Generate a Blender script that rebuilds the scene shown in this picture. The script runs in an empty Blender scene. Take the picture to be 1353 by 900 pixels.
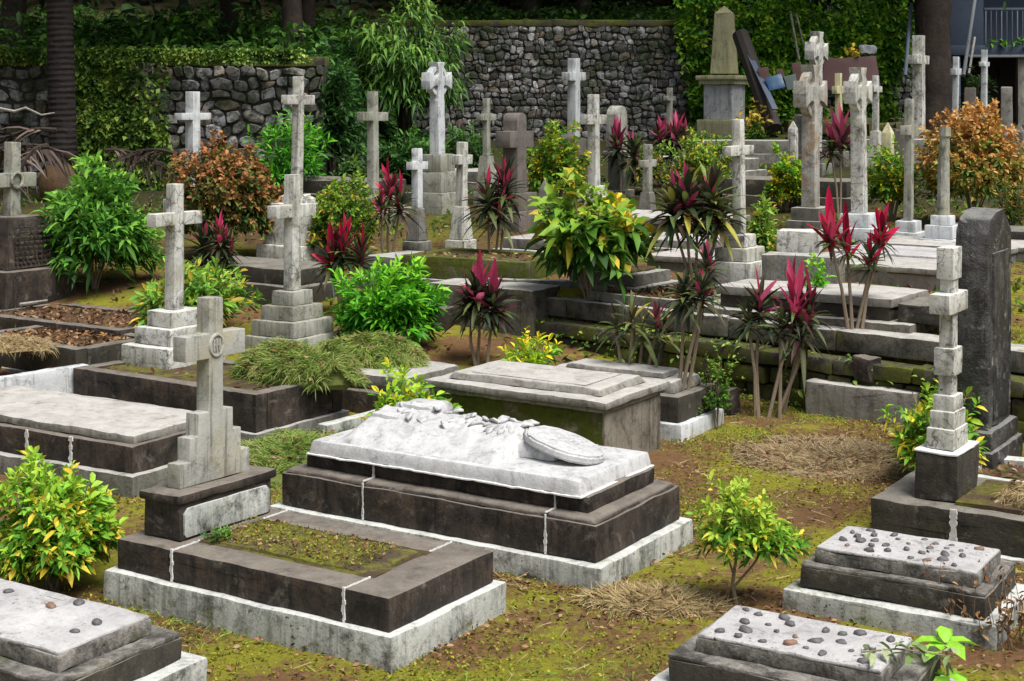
import bpy, bmesh, math, random
import numpy as np
from mathutils import Vector, Matrix, noise
random.seed(7)
R = math.radians
scene = bpy.context.scene
COL = scene.collection

# ------------------------------------------------------------------ camera
CAM_H, FOC, CX, HOR = 2.75, 2000.0, 676.5, 130.0     # eye height (m); lens and horizon of the view
cam_d = bpy.data.cameras.new('camera'); cam = bpy.data.objects.new('camera', cam_d); COL.objects.link(cam)
cam.location = (0, 0, CAM_H); cam.rotation_euler = (R(90), 0, 0)
cam_d.sensor_width = 36; cam_d.lens = 36 * FOC / 1353; cam_d.shift_y = -(450 - HOR) / 1353
cam_d.clip_start = 0.1; cam_d.clip_end = 500
scene.camera = cam

# ------------------------------------------------------------------ light
SUN_EL, SUN_AZ = 62, 140          # behind the viewer's right shoulder
w = bpy.data.worlds.new('World'); scene.world = w; w.use_nodes = True
nt = w.node_tree; nt.nodes.clear()
sky = nt.nodes.new('ShaderNodeTexSky'); sky.sky_type = 'NISHITA'; sky.sun_disc = False
sky.sun_elevation = R(SUN_EL); sky.sun_rotation = R(SUN_AZ); sky.dust_density = 3.0; sky.air_density = 1.0
hs = nt.nodes.new('ShaderNodeHueSaturation'); hs.inputs['Saturation'].default_value = 0.45
bg = nt.nodes.new('ShaderNodeBackground'); bg.inputs['Strength'].default_value = 0.06
wo = nt.nodes.new('ShaderNodeOutputWorld')
nt.links.new(sky.outputs[0], hs.inputs['Color']); nt.links.new(hs.outputs[0], bg.inputs[0]); nt.links.new(bg.outputs[0], wo.inputs[0])
sd = bpy.data.lights.new('sun', 'SUN'); sd.energy = 2.9; sd.angle = R(32); sd.color = (1.0, 0.965, 0.915)
so = bpy.data.objects.new('sun', sd); COL.objects.link(so)
sv = Vector((math.sin(R(SUN_AZ)) * math.cos(R(SUN_EL)), math.cos(R(SUN_AZ)) * math.cos(R(SUN_EL)), math.sin(R(SUN_EL))))
so.rotation_euler = sv.to_track_quat('Z', 'Y').to_euler(); so.location = sv * 60
vs = scene.view_settings; vs.view_transform = 'Standard'; vs.look = 'None'; vs.gamma = 1; vs.use_curve_mapping = False
vs.exposure = 0.82

# ------------------------------------------------------------------ survey helpers
def zat(py, Y): return CAM_H - (py - HOR) * Y / FOC
def xat(px, Y): return (px - CX) * Y / FOC
def at(px, py, z):
    Y = (CAM_H - z) * FOC / (py - HOR)
    return Vector((xat(px, Y), Y, z))
def sm(x, a, b):
    t = np.clip((x - a) / (b - a), 0, 1); return t * t * (3 - 2 * t)
TA = R(41); T0 = (2.25, 13.9)
def gz(x, y):
    x = np.asarray(x, float); y = np.asarray(y, float)
    low = np.interp(y, [0, 10, 13.5, 15, 18, 22], [0, 0, .02, .27, .70, 1.04])
    hT = .68 + .045 * (np.minimum(y, 46) - 14)
    s = (x - T0[0]) * math.sin(TA) + (y - T0[1]) * math.cos(TA)
    t = (x - T0[0]) * math.cos(TA) - (y - T0[1]) * math.sin(TA)
    g = low + np.maximum(hT - low, 0) * sm(s, .03, .13) * sm(t, -4.0, -3.7)
    g = np.where(y >= 22, hT, g)
    g = np.where(y > 26.25, g + (np.interp(y, [26, 37, 50], [3.3, 4.3, 5]) - g) * sm(-x, 2.3, 3.5) * (y < 37.4) + 0, g)
    g = np.where((y > 37.4) & (x < -3.05), np.interp(y, [26, 37, 50], [3.3, 4.3, 5]), g)
    g = np.where((y > 37.4) & (x < 10.5), np.interp(y, [37, 50], [4.35, 5]), g)
    g = g + np.maximum(y - 52, 0) * .28
    return g
def G(x, y): return float(gz(x, y))
def gsolve(px, py):
    Y = 5.5
    while Y < 60:
        x = xat(px, Y)
        if G(x, Y) >= zat(py, Y): return Vector((x, Y, G(x, Y)))
        Y += .02
    return Vector((xat(px, 40), 40, 1.9))

# ------------------------------------------------------------------ object helpers
def thing(name, label, cat, loc=(0, 0, 0), az=0, group=None, kind=None):
    o = bpy.data.objects.new(name, None); COL.objects.link(o)
    o.empty_display_size = .2
    o.location = loc; o.rotation_euler = (0, 0, -az)
    o['label'] = label; o['category'] = cat
    if group: o['group'] = group
    if kind: o['kind'] = kind
    return o
def link(name, me, mat, parent=None, loc=(0, 0, 0), rot=(0, 0, 0)):
    o = bpy.data.objects.new(name, me); COL.objects.link(o)
    if mat is not None and not me.materials: me.materials.append(mat)
    o.location = loc; o.rotation_euler = rot
    if parent: o.parent = parent
    return o
def tag(o, label=None, cat=None, group=None, kind=None):
    if label: o['label'] = label
    if cat: o['category'] = cat
    if group: o['group'] = group
    if kind: o['kind'] = kind
    return o
def to_me(bm, name='m', smooth=35):
    me = bpy.data.meshes.new(name); bm.normal_update(); bm.to_mesh(me); bm.free()
    for p in me.polygons: p.use_smooth = True
    me.set_sharp_from_angle(angle=R(smooth))
    return me
def split_long(bm, step, rounds=2):
    for _ in range(rounds):
        le = [e for e in bm.edges if e.calc_length() > step * 1.5]
        if not le: break
        by = {}
        for e in le: by.setdefault(min(12, int(e.calc_length() / step)), []).append(e)
        for c, es in by.items():
            es = [e for e in es if e.is_valid]
            if es: bmesh.ops.subdivide_edges(bm, edges=es, cuts=max(1, c), use_grid_fill=True)
def rough(bm, amp, freq=6.0, seed=0.0):
    o = Vector((seed * 3.17, seed * 1.3, seed * 7.7))
    for v in bm.verts:
        v.co += noise.noise_vector(v.co * freq + o) * amp + noise.noise_vector(v.co * freq * 4 + o) * amp * .7
SEED = [0]
def nseed():
    SEED[0] += 1; return SEED[0] * 1.731
def add_block(bm, x0, x1, y0, y1, z0, z1, bev=.012, top=0.0):
    r = bmesh.ops.create_cube(bm, size=1)
    for v in r['verts']:
        t = top if v.co.z > 0 else 0
        v.co = Vector((x0 + (v.co.x + .5) * (x1 - x0), y0 + (v.co.y + .5) * (y1 - y0), z0 + (v.co.z + .5) * (z1 - z0)))
        if t:
            v.co.x += t * (1 if v.co.x < (x0 + x1) / 2 else -1); v.co.y += t * (1 if v.co.y < (y0 + y1) / 2 else -1)
    es = list({e for v in r['verts'] for e in v.link_edges})
    if bev: bmesh.ops.bevel(bm, geom=es, offset=bev, segments=2, profile=.6, affect='EDGES')
def block(x0, x1, y0, y1, z0, z1, bev=.012, amp=.006, step=.075, top=0.0):
    bm = bmesh.new(); add_block(bm, x0, x1, y0, y1, z0, z1, bev, top)
    split_long(bm, step); rough(bm, amp, 5, nseed()); return to_me(bm)
def cbox(L, W, z0, z1, **k): return block(-L / 2, L / 2, -W / 2, W / 2, z0, z1, **k)
def extrude_outline(pts, thick, bev=.008, amp=.003, step=.12, axis='X', x0=None):
    """outline in (y,z), extruded along x, centred"""
    bm = bmesh.new()
    a = -thick / 2 if x0 is None else x0
    vs_ = [bm.verts.new((a, p[0], p[1])) for p in pts]
    f = bm.faces.new(vs_)
    r = bmesh.ops.extrude_face_region(bm, geom=[f])
    for v in r['geom']:
        if isinstance(v, bmesh.types.BMVert): v.co.x += thick
    bmesh.ops.recalc_face_normals(bm, faces=bm.faces)
    if bev: bmesh.ops.bevel(bm, geom=list(bm.edges), offset=bev, segments=2, profile=.6, affect='EDGES', clamp_overlap=True)
    bmesh.ops.triangulate(bm, faces=[f for f in bm.faces if len(f.verts) > 4])
    split_long(bm, step, 1); rough(bm, amp, 5, nseed())
    return to_me(bm)
def tube(bm, pts, rad, seg=8, cap=True):
    rings = []; n = len(pts)
    for i, p in enumerate(pts):
        p = Vector(p)
        d = (Vector(pts[min(i + 1, n - 1)]) - Vector(pts[max(i - 1, 0)])).normalized()
        a = d.orthogonal().normalized() if i == 0 else (a - d * a.dot(d)).normalized()
        b = d.cross(a); r = rad[i] if hasattr(rad, '__len__') else rad
        rings.append([bm.verts.new(p + (a * math.cos(2 * math.pi * k / seg) + b * math.sin(2 * math.pi * k / seg)) * r) for k in range(seg)])
    for i in range(n - 1):
        for k in range(seg):
            bm.faces.new((rings[i][k], rings[i][(k + 1) % seg], rings[i + 1][(k + 1) % seg], rings[i + 1][k]))
    if cap:
        bm.faces.new(rings[0][::-1]); bm.faces.new(rings[-1])

# ------------------------------------------------------------------ materials
def nodes(m):
    m.use_nodes = True; t = m.node_tree; t.nodes.clear()
    out = t.nodes.new('ShaderNodeOutputMaterial'); p = t.nodes.new('ShaderNodeBsdfPrincipled')
    t.links.new(p.outputs[0], out.inputs[0]); return t, p
def ramp(t, src, stops, interp='LINEAR'):
    r = t.nodes.new('ShaderNodeValToRGB'); r.color_ramp.interpolation = interp
    e = r.color_ramp.elements
    while len(e) < len(stops): e.new(.5)
    for el, (pos, c) in zip(e, stops):
        el.position = pos; el.color = (c, c, c, 1) if not hasattr(c, '__len__') else (*c, 1)
    t.links.new(src, r.inputs[0]); return r.outputs[0]
def mixc(t, fac, a, b, mode='MIX'):
    m = t.nodes.new('ShaderNodeMix'); m.data_type = 'RGBA'; m.blend_type = mode
    for i, v in ((0, fac), (6, a), (7, b)):
        if hasattr(v, 'is_linked') or hasattr(v, 'links'): t.links.new(v, m.inputs[i])
        elif i == 0: m.inputs[0].default_value = v
        else: m.inputs[i].default_value = (*v, 1)
    return m.outputs[2]
def math_(t, op, a, b):
    m = t.nodes.new('ShaderNodeMath'); m.operation = op
    for i, v in ((0, a), (1, b)):
        if hasattr(v, 'links'): t.links.new(v, m.inputs[i])
        else: m.inputs[i].default_value = v
    return m.outputs[0]
def coords(t, rnd=True):
    tc = t.nodes.new('ShaderNodeTexCoord'); 
    if not rnd: return tc.outputs['Object']
    oi = t.nodes.new('ShaderNodeObjectInfo')
    mu = t.nodes.new('ShaderNodeMath'); mu.operation = 'MULTIPLY'; mu.inputs[1].default_value = 37.0
    t.links.new(oi.outputs['Random'], mu.inputs[0])
    va = t.nodes.new('ShaderNodeVectorMath'); va.operation = 'ADD'
    t.links.new(tc.outputs['Object'], va.inputs[0]); t.links.new(mu.outputs[0], va.inputs[1])
    return va.outputs[0]
def ntex(t, vec, scale, detail=6, rough_=.6, dist=0.0, stretch=None):
    n = t.nodes.new('ShaderNodeTexNoise'); n.inputs['Scale'].default_value = scale; n.inputs['Detail'].default_value = detail
    n.inputs['Roughness'].default_value = rough_; n.inputs['Distortion'].default_value = dist
    if stretch:
        mp = t.nodes.new('ShaderNodeMapping'); mp.inputs['Scale'].default_value = stretch
        t.links.new(vec, mp.inputs[0]); vec = mp.outputs[0]
    t.links.new(vec, n.inputs['Vector']); return n.outputs['Fac']
def stone(name, c1, c2, dark=(.05, .05, .04), dark_amt=.6, dark_lo=.52, streak=.5, speck=.5, crack=0.0, moss=0.0, moss_c=(.09, .10, .015),
          light=None, light_amt=0.0, rough_=.85, bump=.5, spec=.3, warm=None, warm_amt=.4, toplight=None, toplight_amt=.6):
    m = bpy.data.materials.new(name); t, p = nodes(m); v = coords(t)
    base = mixc(t, ramp(t, ntex(t, v, 2.2, 8, .65), [(.3, 0), (.7, 1)]), c1, c2)
    if warm: base = mixc(t, math_(t, 'MULTIPLY', ramp(t, ntex(t, v, 3.1, 7, .7, .6), [(.48, 0), (.64, 1)]), warm_amt), base, warm)
    if streak:
        s = ramp(t, ntex(t, v, 1.0, 6, .7, .3, (16, 16, 1.1)), [(.5, 0), (.72, 1)])
        base = mixc(t, math_(t, 'MULTIPLY', s, streak), base, dark)
    if dark_amt:
        d = ramp(t, ntex(t, v, 4.5, 12, .78, .4), [(dark_lo, 0), (dark_lo + .13, 1)])
        base = mixc(t, math_(t, 'MULTIPLY', d, dark_amt), base, dark)
        d2 = ramp(t, ntex(t, v, 16, 8, .8, .8), [(dark_lo + .02, 0), (dark_lo + .12, 1)])
        pm2 = ramp(t, ntex(t, v, 1.7, 5, .65), [(.38, .15), (.6, 1)])
        base = mixc(t, math_(t, 'MULTIPLY', math_(t, 'MULTIPLY', d2, pm2), dark_amt * .75), base, tuple(.5 * (a + b) * .55 for a, b in zip(dark, c2)))
    if speck:
        s1 = ramp(t, ntex(t, v, 42, 4, .6), [(.58, 0), (.68, 1)])
        pm = ramp(t, ntex(t, v, 2.7, 5, .6), [(.42, 0), (.62, 1)])
        base = mixc(t, math_(t, 'MULTIPLY', math_(t, 'MULTIPLY', s1, pm), speck), base, dark)
    if crack:
        vo = t.nodes.new('ShaderNodeTexVoronoi'); vo.feature = 'DISTANCE_TO_EDGE'; vo.inputs['Scale'].default_value = 7.0
        nz = t.nodes.new('ShaderNodeTexNoise'); nz.inputs['Scale'].default_value = 5; nz.inputs['Detail'].default_value = 6
        t.links.new(v, nz.inputs['Vector'])
        va = t.nodes.new('ShaderNodeMix'); va.data_type = 'VECTOR'; va.inputs[0].default_value = .22
        t.links.new(v, va.inputs[4]); t.links.new(nz.outputs['Color'], va.inputs[5]); t.links.new(va.outputs[1], vo.inputs['Vector'])
        cm = ramp(t, vo.outputs['Distance'], [(.0, 1), (.035, 0)])
        pm = ramp(t, ntex(t, v, 2.0, 4, .6), [(.47, 0), (.56, 1)])
        base = mixc(t, math_(t, 'MULTIPLY', math_(t, 'MULTIPLY', cm, pm), crack), base, dark)
    if light:
        l = ramp(t, ntex(t, v, 6, 9, .75, .5), [(.56, 0), (.68, 1)])
        base = mixc(t, math_(t, 'MULTIPLY', l, light_amt), base, light)
    if toplight:              # overhead light painted in: upward faces take a paler colour than sides
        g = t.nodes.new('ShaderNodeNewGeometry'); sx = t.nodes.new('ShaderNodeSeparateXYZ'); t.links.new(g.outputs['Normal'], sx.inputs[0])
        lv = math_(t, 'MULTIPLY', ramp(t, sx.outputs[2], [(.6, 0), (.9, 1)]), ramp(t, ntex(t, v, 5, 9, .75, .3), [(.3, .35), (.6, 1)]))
        base = mixc(t, math_(t, 'MULTIPLY', lv, toplight_amt), base, toplight)
    if moss:
        ms = ramp(t, ntex(t, v, 3.4, 9, .75, .3), [(.62 - .25 * moss, 0), (.74 - .25 * moss, 1)])
        mc = mixc(t, ntex(t, v, 30, 4), tuple(x * .55 for x in moss_c), tuple(x * 1.5 for x in moss_c))
        base = mixc(t, ms, base, mc)
    base = mixc(t, .75, base, ramp(t, ntex(t, v, 6.5, 14, .82, .5), [(.34, .30), (.46, .95), (.66, 1.05)]), 'MULTIPLY')
    t.links.new(base, p.inputs['Base Color']); p.inputs['Roughness'].default_value = rough_
    p.inputs['Specular IOR Level'].default_value = spec
    b1 = t.nodes.new('ShaderNodeBump'); b1.inputs['Strength'].default_value = bump; b1.inputs['Distance'].default_value = .012
    h = math_(t, 'ADD', math_(t, 'MULTIPLY', ntex(t, v, 9, 8, .7), 1.0), math_(t, 'MULTIPLY', ntex(t, v, 70, 4, .6), .35))
    t.links.new(h, b1.inputs['Height']); t.links.new(b1.outputs[0], p.inputs['Normal'])
    return m
def plain(name, c, rough_=.6, var=.25, scale=12, bump=.2, metallic=0):
    m = bpy.data.materials.new(name); t, p = nodes(m); v = coords(t)
    t.links.new(mixc(t, ntex(t, v, scale, 7, .65), tuple(x * (1 - var) for x in c), tuple(min(1, x * (1 + var)) for x in c)), p.inputs['Base Color'])
    p.inputs['Roughness'].default_value = rough_; p.inputs['Metallic'].default_value = metallic
    b1 = t.nodes.new('ShaderNodeBump'); b1.inputs['Strength'].default_value = bump; b1.inputs['Distance'].default_value = .01
    t.links.new(ntex(t, v, scale * 3, 6), b1.inputs['Height']); t.links.new(b1.outputs[0], p.inputs['Normal'])
    return m
def leafmat(name, stops, rough_=.5, trans=.2, spec=.25, vein=None):
    m = bpy.data.materials.new(name); m.use_nodes = True; t = m.node_tree; t.nodes.clear()
    out = t.nodes.new('ShaderNodeOutputMaterial'); p = t.nodes.new('ShaderNodeBsdfPrincipled'); tr = t.nodes.new('ShaderNodeBsdfTranslucent')
    a = t.nodes.new('ShaderNodeAttribute'); a.attribute_name = 'tint'
    c = ramp(t, a.outputs['Fac'], stops)
    nz = ntex(t, coords(t), 45, 3)
    c = mixc(t, .35, c, ramp(t, nz, [(.3, .35), (.7, 1.0)]), 'MULTIPLY')
    oi = t.nodes.new('ShaderNodeObjectInfo'); hv = t.nodes.new('ShaderNodeHueSaturation')
    for sock, lo, hi in (('Hue', .488, .512), ('Value', .82, 1.12), ('Saturation', .88, 1.02)):
        mr = t.nodes.new('ShaderNodeMapRange'); mr.inputs['To Min'].default_value = lo; mr.inputs['To Max'].default_value = hi
        t.links.new(oi.outputs['Random'], mr.inputs['Value']); t.links.new(mr.outputs[0], hv.inputs[sock])
    t.links.new(c, hv.inputs['Color']); c = hv.outputs[0]
    p.inputs['Roughness'].default_value = rough_; p.inputs['Specular IOR Level'].default_value = spec
    t.links.new(c, p.inputs['Base Color'])
    br = t.nodes.new('ShaderNodeBrightContrast'); br.inputs['Bright'].default_value = .02
    t.links.new(c, br.inputs['Color']); t.links.new(br.outputs[0], tr.inputs['Color'])
    mx = t.nodes.new('ShaderNodeMixShader'); mx.inputs[0].default_value = trans
    t.links.new(p.outputs[0], mx.inputs[1]); t.links.new(tr.outputs[0], mx.inputs[2]); t.links.new(mx.outputs[0], out.inputs[0])
    return m

M = {}
M['marble'] = stone('clean_white_marble', (.62, .62, .62), (.44, .445, .45), (.11, .11, .10), .6, .53, .4, .45, rough_=.6, bump=.5)
M['lime'] = stone('limewashed_plinth', (.56, .57, .54), (.38, .40, .37), (.06, .06, .045), .95, .51, .85, 1.0, crack=.4, moss=.2, toplight=(.68, .69, .66), toplight_amt=.6)
M['cross'] = stone('weathered_white_cross', (.66, .66, .63), (.44, .44, .39), (.028, .026, .02), .9, .525, .75, 1.0, crack=.8, moss=.06, warm=(.34, .32, .22), warm_amt=.5, toplight=(.66, .66, .63), toplight_amt=.6)
M['crosswhite'] = stone('whitewashed_cross', (.66, .68, .69), (.48, .51, .53), (.07, .07, .055), .7, .535, .7, .6)
M['crossgrey'] = stone('grey_mossy_cross', (.42, .42, .38), (.24, .25, .20), (.03, .03, .022), .85, .52, .7, .5, crack=.4, warm=(.30, .26, .12), warm_amt=.3)
M['crossA'] = stone('streaked_stone_cross', (.46, .46, .43), (.30, .30, .27), (.06, .052, .035), .5, .54, 1.0, .4, warm=(.36, .33, .2), warm_amt=.5)
M['yellow'] = stone('lichened_yellow_stone', (.62, .58, .36), (.46, .44, .26), (.12, .11, .05), .6, .54, .7, .5)
M['cement'] = stone('grey_cement', (.23, .225, .20), (.13, .125, .11), (.035, .032, .026), .65, .50, .7, .7, moss=.2, toplight=(.48, .47, .44), toplight_amt=.9, bump=.8)
M['flag'] = stone('pale_flagstone', (.33, .315, .285), (.20, .19, .17), (.045, .04, .03), .7, .50, .6, .7, moss=.12, toplight=(.52, .50, .47), toplight_amt=.9, bump=.7)
M['basalt'] = stone('dark_basalt', (.075, .058, .047), (.026, .023, .021), (.007, .006, .006), .75, .48, 1.0, .7, light=(.30, .27, .23), light_amt=.45, bump=.8, rough_=.7, spec=.3, toplight=(.26, .23, .195), toplight_amt=.75, warm=(.11, .078, .055), warm_amt=.8)
M['basaltm'] = stone('mossy_dark_stone', (.075, .066, .05), (.04, .036, .03), (.018, .016, .014), .6, .50, .6, .5, light=(.26, .25, .22), light_amt=.6, moss=.22, moss_c=(.07, .065, .018), toplight=(.27, .25, .215), toplight_amt=.8, bump=.9)
M['cobble'] = stone('rough_white_cement', (.56, .55, .55), (.36, .35, .35), (.035, .03, .026), .85, .56, .2, 1.0, bump=1.0)
M['roughside'] = stone('rough_pitted_cement', (.33, .31, .28), (.18, .17, .15), (.03, .027, .024), .85, .46, .4, .9, moss=.12, bump=1.2)
M['brown'] = stone('brown_sandstone', (.19, .165, .15), (.11, .097, .088), (.035, .03, .027), .5, .54, .4, .3)
M['black'] = stone('black_weathered_slab', (.05, .047, .046), (.014, .014, .015), (.005, .005, .006), .6, .5, .9, .5, light=(.34, .34, .32), light_amt=.8, rough_=.5, spec=.4, bump=1.8, warm=(.13, .13, .125), warm_amt=.8, toplight=(.3, .3, .28), toplight_amt=.7)
M['chest'] = stone('mossy_chest_side', (.20, .18, .13), (.10, .09, .06), (.03, .028, .02), .7, .48, .7, .6, moss=1.0, moss_c=(.075, .09, .010), light=(.50, .47, .37), light_amt=.7, bump=1.0)
M['cheststreak'] = stone('streaked_chest_end', (.30, .275, .23), (.17, .15, .115), (.035, .03, .02), .7, .5, 1.0, .6)
M['wallbase'] = stone('terrace_masonry', (.085, .075, .06), (.05, .045, .038), (.02, .018, .015), .7, .48, .3, .6, moss=.75, moss_c=(.085, .095, .014), light=(.22, .20, .17), light_amt=.4, bump=1.0)
M['coping'] = stone('mossy_coping', (.20, .185, .155), (.09, .082, .068), (.018, .016, .013), .7, .48, .7, .6, moss=.28, moss_c=(.12, .12, .018), toplight=(.50, .485, .45), toplight_amt=.95, bump=.9)
M['joint'] = plain('white_mortar', (.72, .72, .70), .8, .15)
M['mortardark'] = plain('dark_mortar', (.035, .034, .030), .95, .4)
M['pebble'] = plain('grey_pebble', (.10, .095, .10), .6, .5, 20)
M['pebblebrown'] = plain('brown_pebble', (.20, .12, .08), .6, .4, 20)
M['bark'] = stone('bark', (.06, .043, .032), (.028, .021, .017), (.012, .010, .009), .7, .48, .9, .3, bump=1.5)
M['palmbark'] = stone('palm_bark', (.035, .027, .024), (.018, .014, .013), (.006, .005, .005), .5, .5, .3, .3, bump=1.5)
M['stem'] = plain('grey_brown_stem', (.22, .17, .12), .8, .35, 25, .4)
M['rust'] = stone('rust_stained_cross', (.50, .50, .47), (.33, .32, .28), (.06, .05, .035), .7, .52, .7, .7, crack=.5, warm=(.30, .17, .07), warm_amt=.7)
M['mossbed'] = stone('moss_crust', (.12, .09, .05), (.06, .045, .028), (.03, .022, .012), .5, .5, 0, .4, moss=.85, moss_c=(.15, .15, .018), bump=1.6)
M['soil'] = stone('mossy_soil', (.10, .065, .035), (.06, .04, .024), (.03, .02, .012), .5, .5, 0, .4, moss=.55, moss_c=(.13, .13, .012), bump=1.6)
M['soilbrown'] = stone('leafy_soil', (.13, .075, .035), (.08, .048, .024), (.03, .02, .012), .5, .5, 0, .4, moss=.2, moss_c=(.15, .13, .015), bump=1.6)

M['haymound'] = plain('packed_hay', (.24, .17, .08), .95, .5, 30, .6); M['grassmound'] = plain('packed_grass', (.10, .12, .025), .95, .5, 30, .6)
def stones_mat():
    m = bpy.data.materials.new('rubble_stone'); t, p = nodes(m); v = coords(t, False)
    a = t.nodes.new('ShaderNodeAttribute'); a.attribute_name = 'tint'
    c = ramp(t, a.outputs['Fac'], [(0, (.07, .065, .06)), (.35, (.22, .215, .21)), (.6, (.40, .41, .42)), (.8, (.27, .21, .155)), (1, (.58, .59, .60))])
    c = mixc(t, ramp(t, ntex(t, v, 8, 10, .75), [(.47, 0), (.58, .92)]), c, (.016, .016, .014))
    c = mixc(t, ramp(t, ntex(t, v, 1.1, 6, .7), [(.45, 0), (.6, .9)]), c, (.025, .038, .010))
    t.links.new(c, p.inputs['Base Color']); p.inputs['Roughness'].default_value = .9
    b = t.nodes.new('ShaderNodeBump'); b.inputs['Strength'].default_value = .9; b.inputs['Distance'].default_value = .03
    t.links.new(ntex(t, v, 14, 8, .7), b.inputs['Height']); t.links.new(b.outputs[0], p.inputs['Normal'])
    return m
M['rubble'] = stones_mat()
M['rubbledark'] = stone('dark_rubble', (.07, .065, .055), (.03, .028, .024), (.012, .012, .010), .7, .45, .3, .5, moss=.4, moss_c=(.035, .055, .010), bump=1.2)
def ground_mat():
    m = bpy.data.materials.new('mossy_ground'); t, p = nodes(m); v = coords(t, False)
    soil = mixc(t, ntex(t, v, 14, 8, .7), (.065, .037, .019), (.27, .15, .07))
    mossc = mixc(t, ntex(t, v, 38, 6, .7), (.085, .09, .012), (.37, .355, .035))
    mk = math_(t, 'ADD', math_(t, 'MULTIPLY', ntex(t, v, 1.3, 5, .6), .62), math_(t, 'MULTIPLY', ntex(t, v, 11, 8, .75), .42))
    c = mixc(t, ramp(t, mk, [(.492, 0), (.575, 1)]), soil, mossc)
    sepp = t.nodes.new('ShaderNodeSeparateXYZ'); t.links.new(v, sepp.inputs[0])
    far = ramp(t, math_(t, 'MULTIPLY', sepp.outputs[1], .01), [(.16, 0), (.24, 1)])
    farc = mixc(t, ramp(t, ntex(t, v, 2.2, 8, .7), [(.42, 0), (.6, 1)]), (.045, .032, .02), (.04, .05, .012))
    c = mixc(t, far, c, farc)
    t.links.new(c, p.inputs['Base Color']); p.inputs['Roughness'].default_value = .95; p.inputs['Specular IOR Level'].default_value = .15
    b = t.nodes.new('ShaderNodeBump'); b.inputs['Strength'].default_value = 1.0; b.inputs['Distance'].default_value = .025
    t.links.new(ntex(t, v, 26, 8, .75), b.inputs['Height']); t.links.new(b.outputs[0], p.inputs['Normal'])
    return m
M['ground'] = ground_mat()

LM = {}
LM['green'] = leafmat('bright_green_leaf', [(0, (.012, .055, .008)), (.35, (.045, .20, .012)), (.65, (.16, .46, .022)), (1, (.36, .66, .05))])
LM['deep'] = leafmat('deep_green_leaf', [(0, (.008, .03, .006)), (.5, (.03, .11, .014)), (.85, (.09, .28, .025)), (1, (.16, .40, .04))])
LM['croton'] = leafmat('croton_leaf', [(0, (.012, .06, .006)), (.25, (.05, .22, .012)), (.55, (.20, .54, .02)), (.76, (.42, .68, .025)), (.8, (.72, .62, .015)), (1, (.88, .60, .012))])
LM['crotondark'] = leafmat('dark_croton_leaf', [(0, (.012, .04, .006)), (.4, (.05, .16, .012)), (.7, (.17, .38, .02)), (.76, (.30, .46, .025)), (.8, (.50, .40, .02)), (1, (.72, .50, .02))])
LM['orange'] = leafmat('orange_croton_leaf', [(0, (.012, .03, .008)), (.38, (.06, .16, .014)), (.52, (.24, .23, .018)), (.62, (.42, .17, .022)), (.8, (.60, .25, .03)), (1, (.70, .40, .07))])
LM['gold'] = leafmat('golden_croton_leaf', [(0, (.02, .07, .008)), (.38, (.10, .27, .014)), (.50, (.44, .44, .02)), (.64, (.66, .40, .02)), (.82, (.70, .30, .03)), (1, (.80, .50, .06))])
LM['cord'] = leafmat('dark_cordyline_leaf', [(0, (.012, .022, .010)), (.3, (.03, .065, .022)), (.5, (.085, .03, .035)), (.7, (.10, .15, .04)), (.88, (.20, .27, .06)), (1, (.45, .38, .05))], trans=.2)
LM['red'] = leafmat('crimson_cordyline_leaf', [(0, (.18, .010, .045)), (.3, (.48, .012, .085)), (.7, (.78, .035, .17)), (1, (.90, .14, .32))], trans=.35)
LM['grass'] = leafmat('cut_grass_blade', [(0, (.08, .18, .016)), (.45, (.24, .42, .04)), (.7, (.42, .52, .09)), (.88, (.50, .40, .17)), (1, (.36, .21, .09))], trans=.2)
LM['hay'] = leafmat('dry_hay_blade', [(0, (.22, .17, .07)), (.4, (.48, .36, .17)), (.75, (.64, .49, .27)), (1, (.32, .34, .07))], trans=.15)
LM['ivy'] = leafmat('ivy_leaf', [(0, (.012, .04, .006)), (.5, (.07, .20, .012)), (.85, (.22, .40, .02)), (1, (.36, .50, .03))])
LM['lime'] = leafmat('lime_croton_leaf', [(0, (.02, .09, .008)), (.3, (.08, .30, .014)), (.6, (.24, .54, .022)), (.76, (.46, .64, .025)), (.8, (.80, .68, .02)), (1, (.90, .68, .02))])
LM['ivybright'] = leafmat('sunny_ivy_leaf', [(0, (.02, .07, .008)), (.4, (.10, .28, .015)), (.8, (.30, .52, .03)), (1, (.45, .62, .05))])
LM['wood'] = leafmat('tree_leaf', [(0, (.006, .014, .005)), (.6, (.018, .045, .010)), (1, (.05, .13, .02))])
LM['litter'] = leafmat('fallen_leaf', [(0, (.07, .03, .015)), (.35, (.20, .09, .035)), (.65, (.36, .20, .09)), (.85, (.42, .30, .17)), (1, (.40, .20, .03))], trans=.05, rough_=.8, spec=.15)
LM['moss'] = leafmat('moss_sprig', [(0, (.05, .06, .008)), (.5, (.20, .21, .014)), (1, (.45, .42, .03))], trans=.15, rough_=.8, spec=.1)
LM['dead'] = leafmat('dead_palm_leaf', [(0, (.025, .018, .014)), (.5, (.075, .052, .042)), (1, (.20, .15, .12))], trans=.05, rough_=.7, spec=.2)
LM['petal'] = leafmat('pink_petal', [(0, (.55, .12, .28)), (1, (.75, .30, .45))])
LM['ypetal'] = leafmat('yellow_petal', [(0, (.60, .38, .02)), (1, (.80, .60, .05))])
LM['pale'] = leafmat('pale_variegated_leaf', [(0, (.16, .30, .06)), (1, (.50, .58, .30))])

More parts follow.
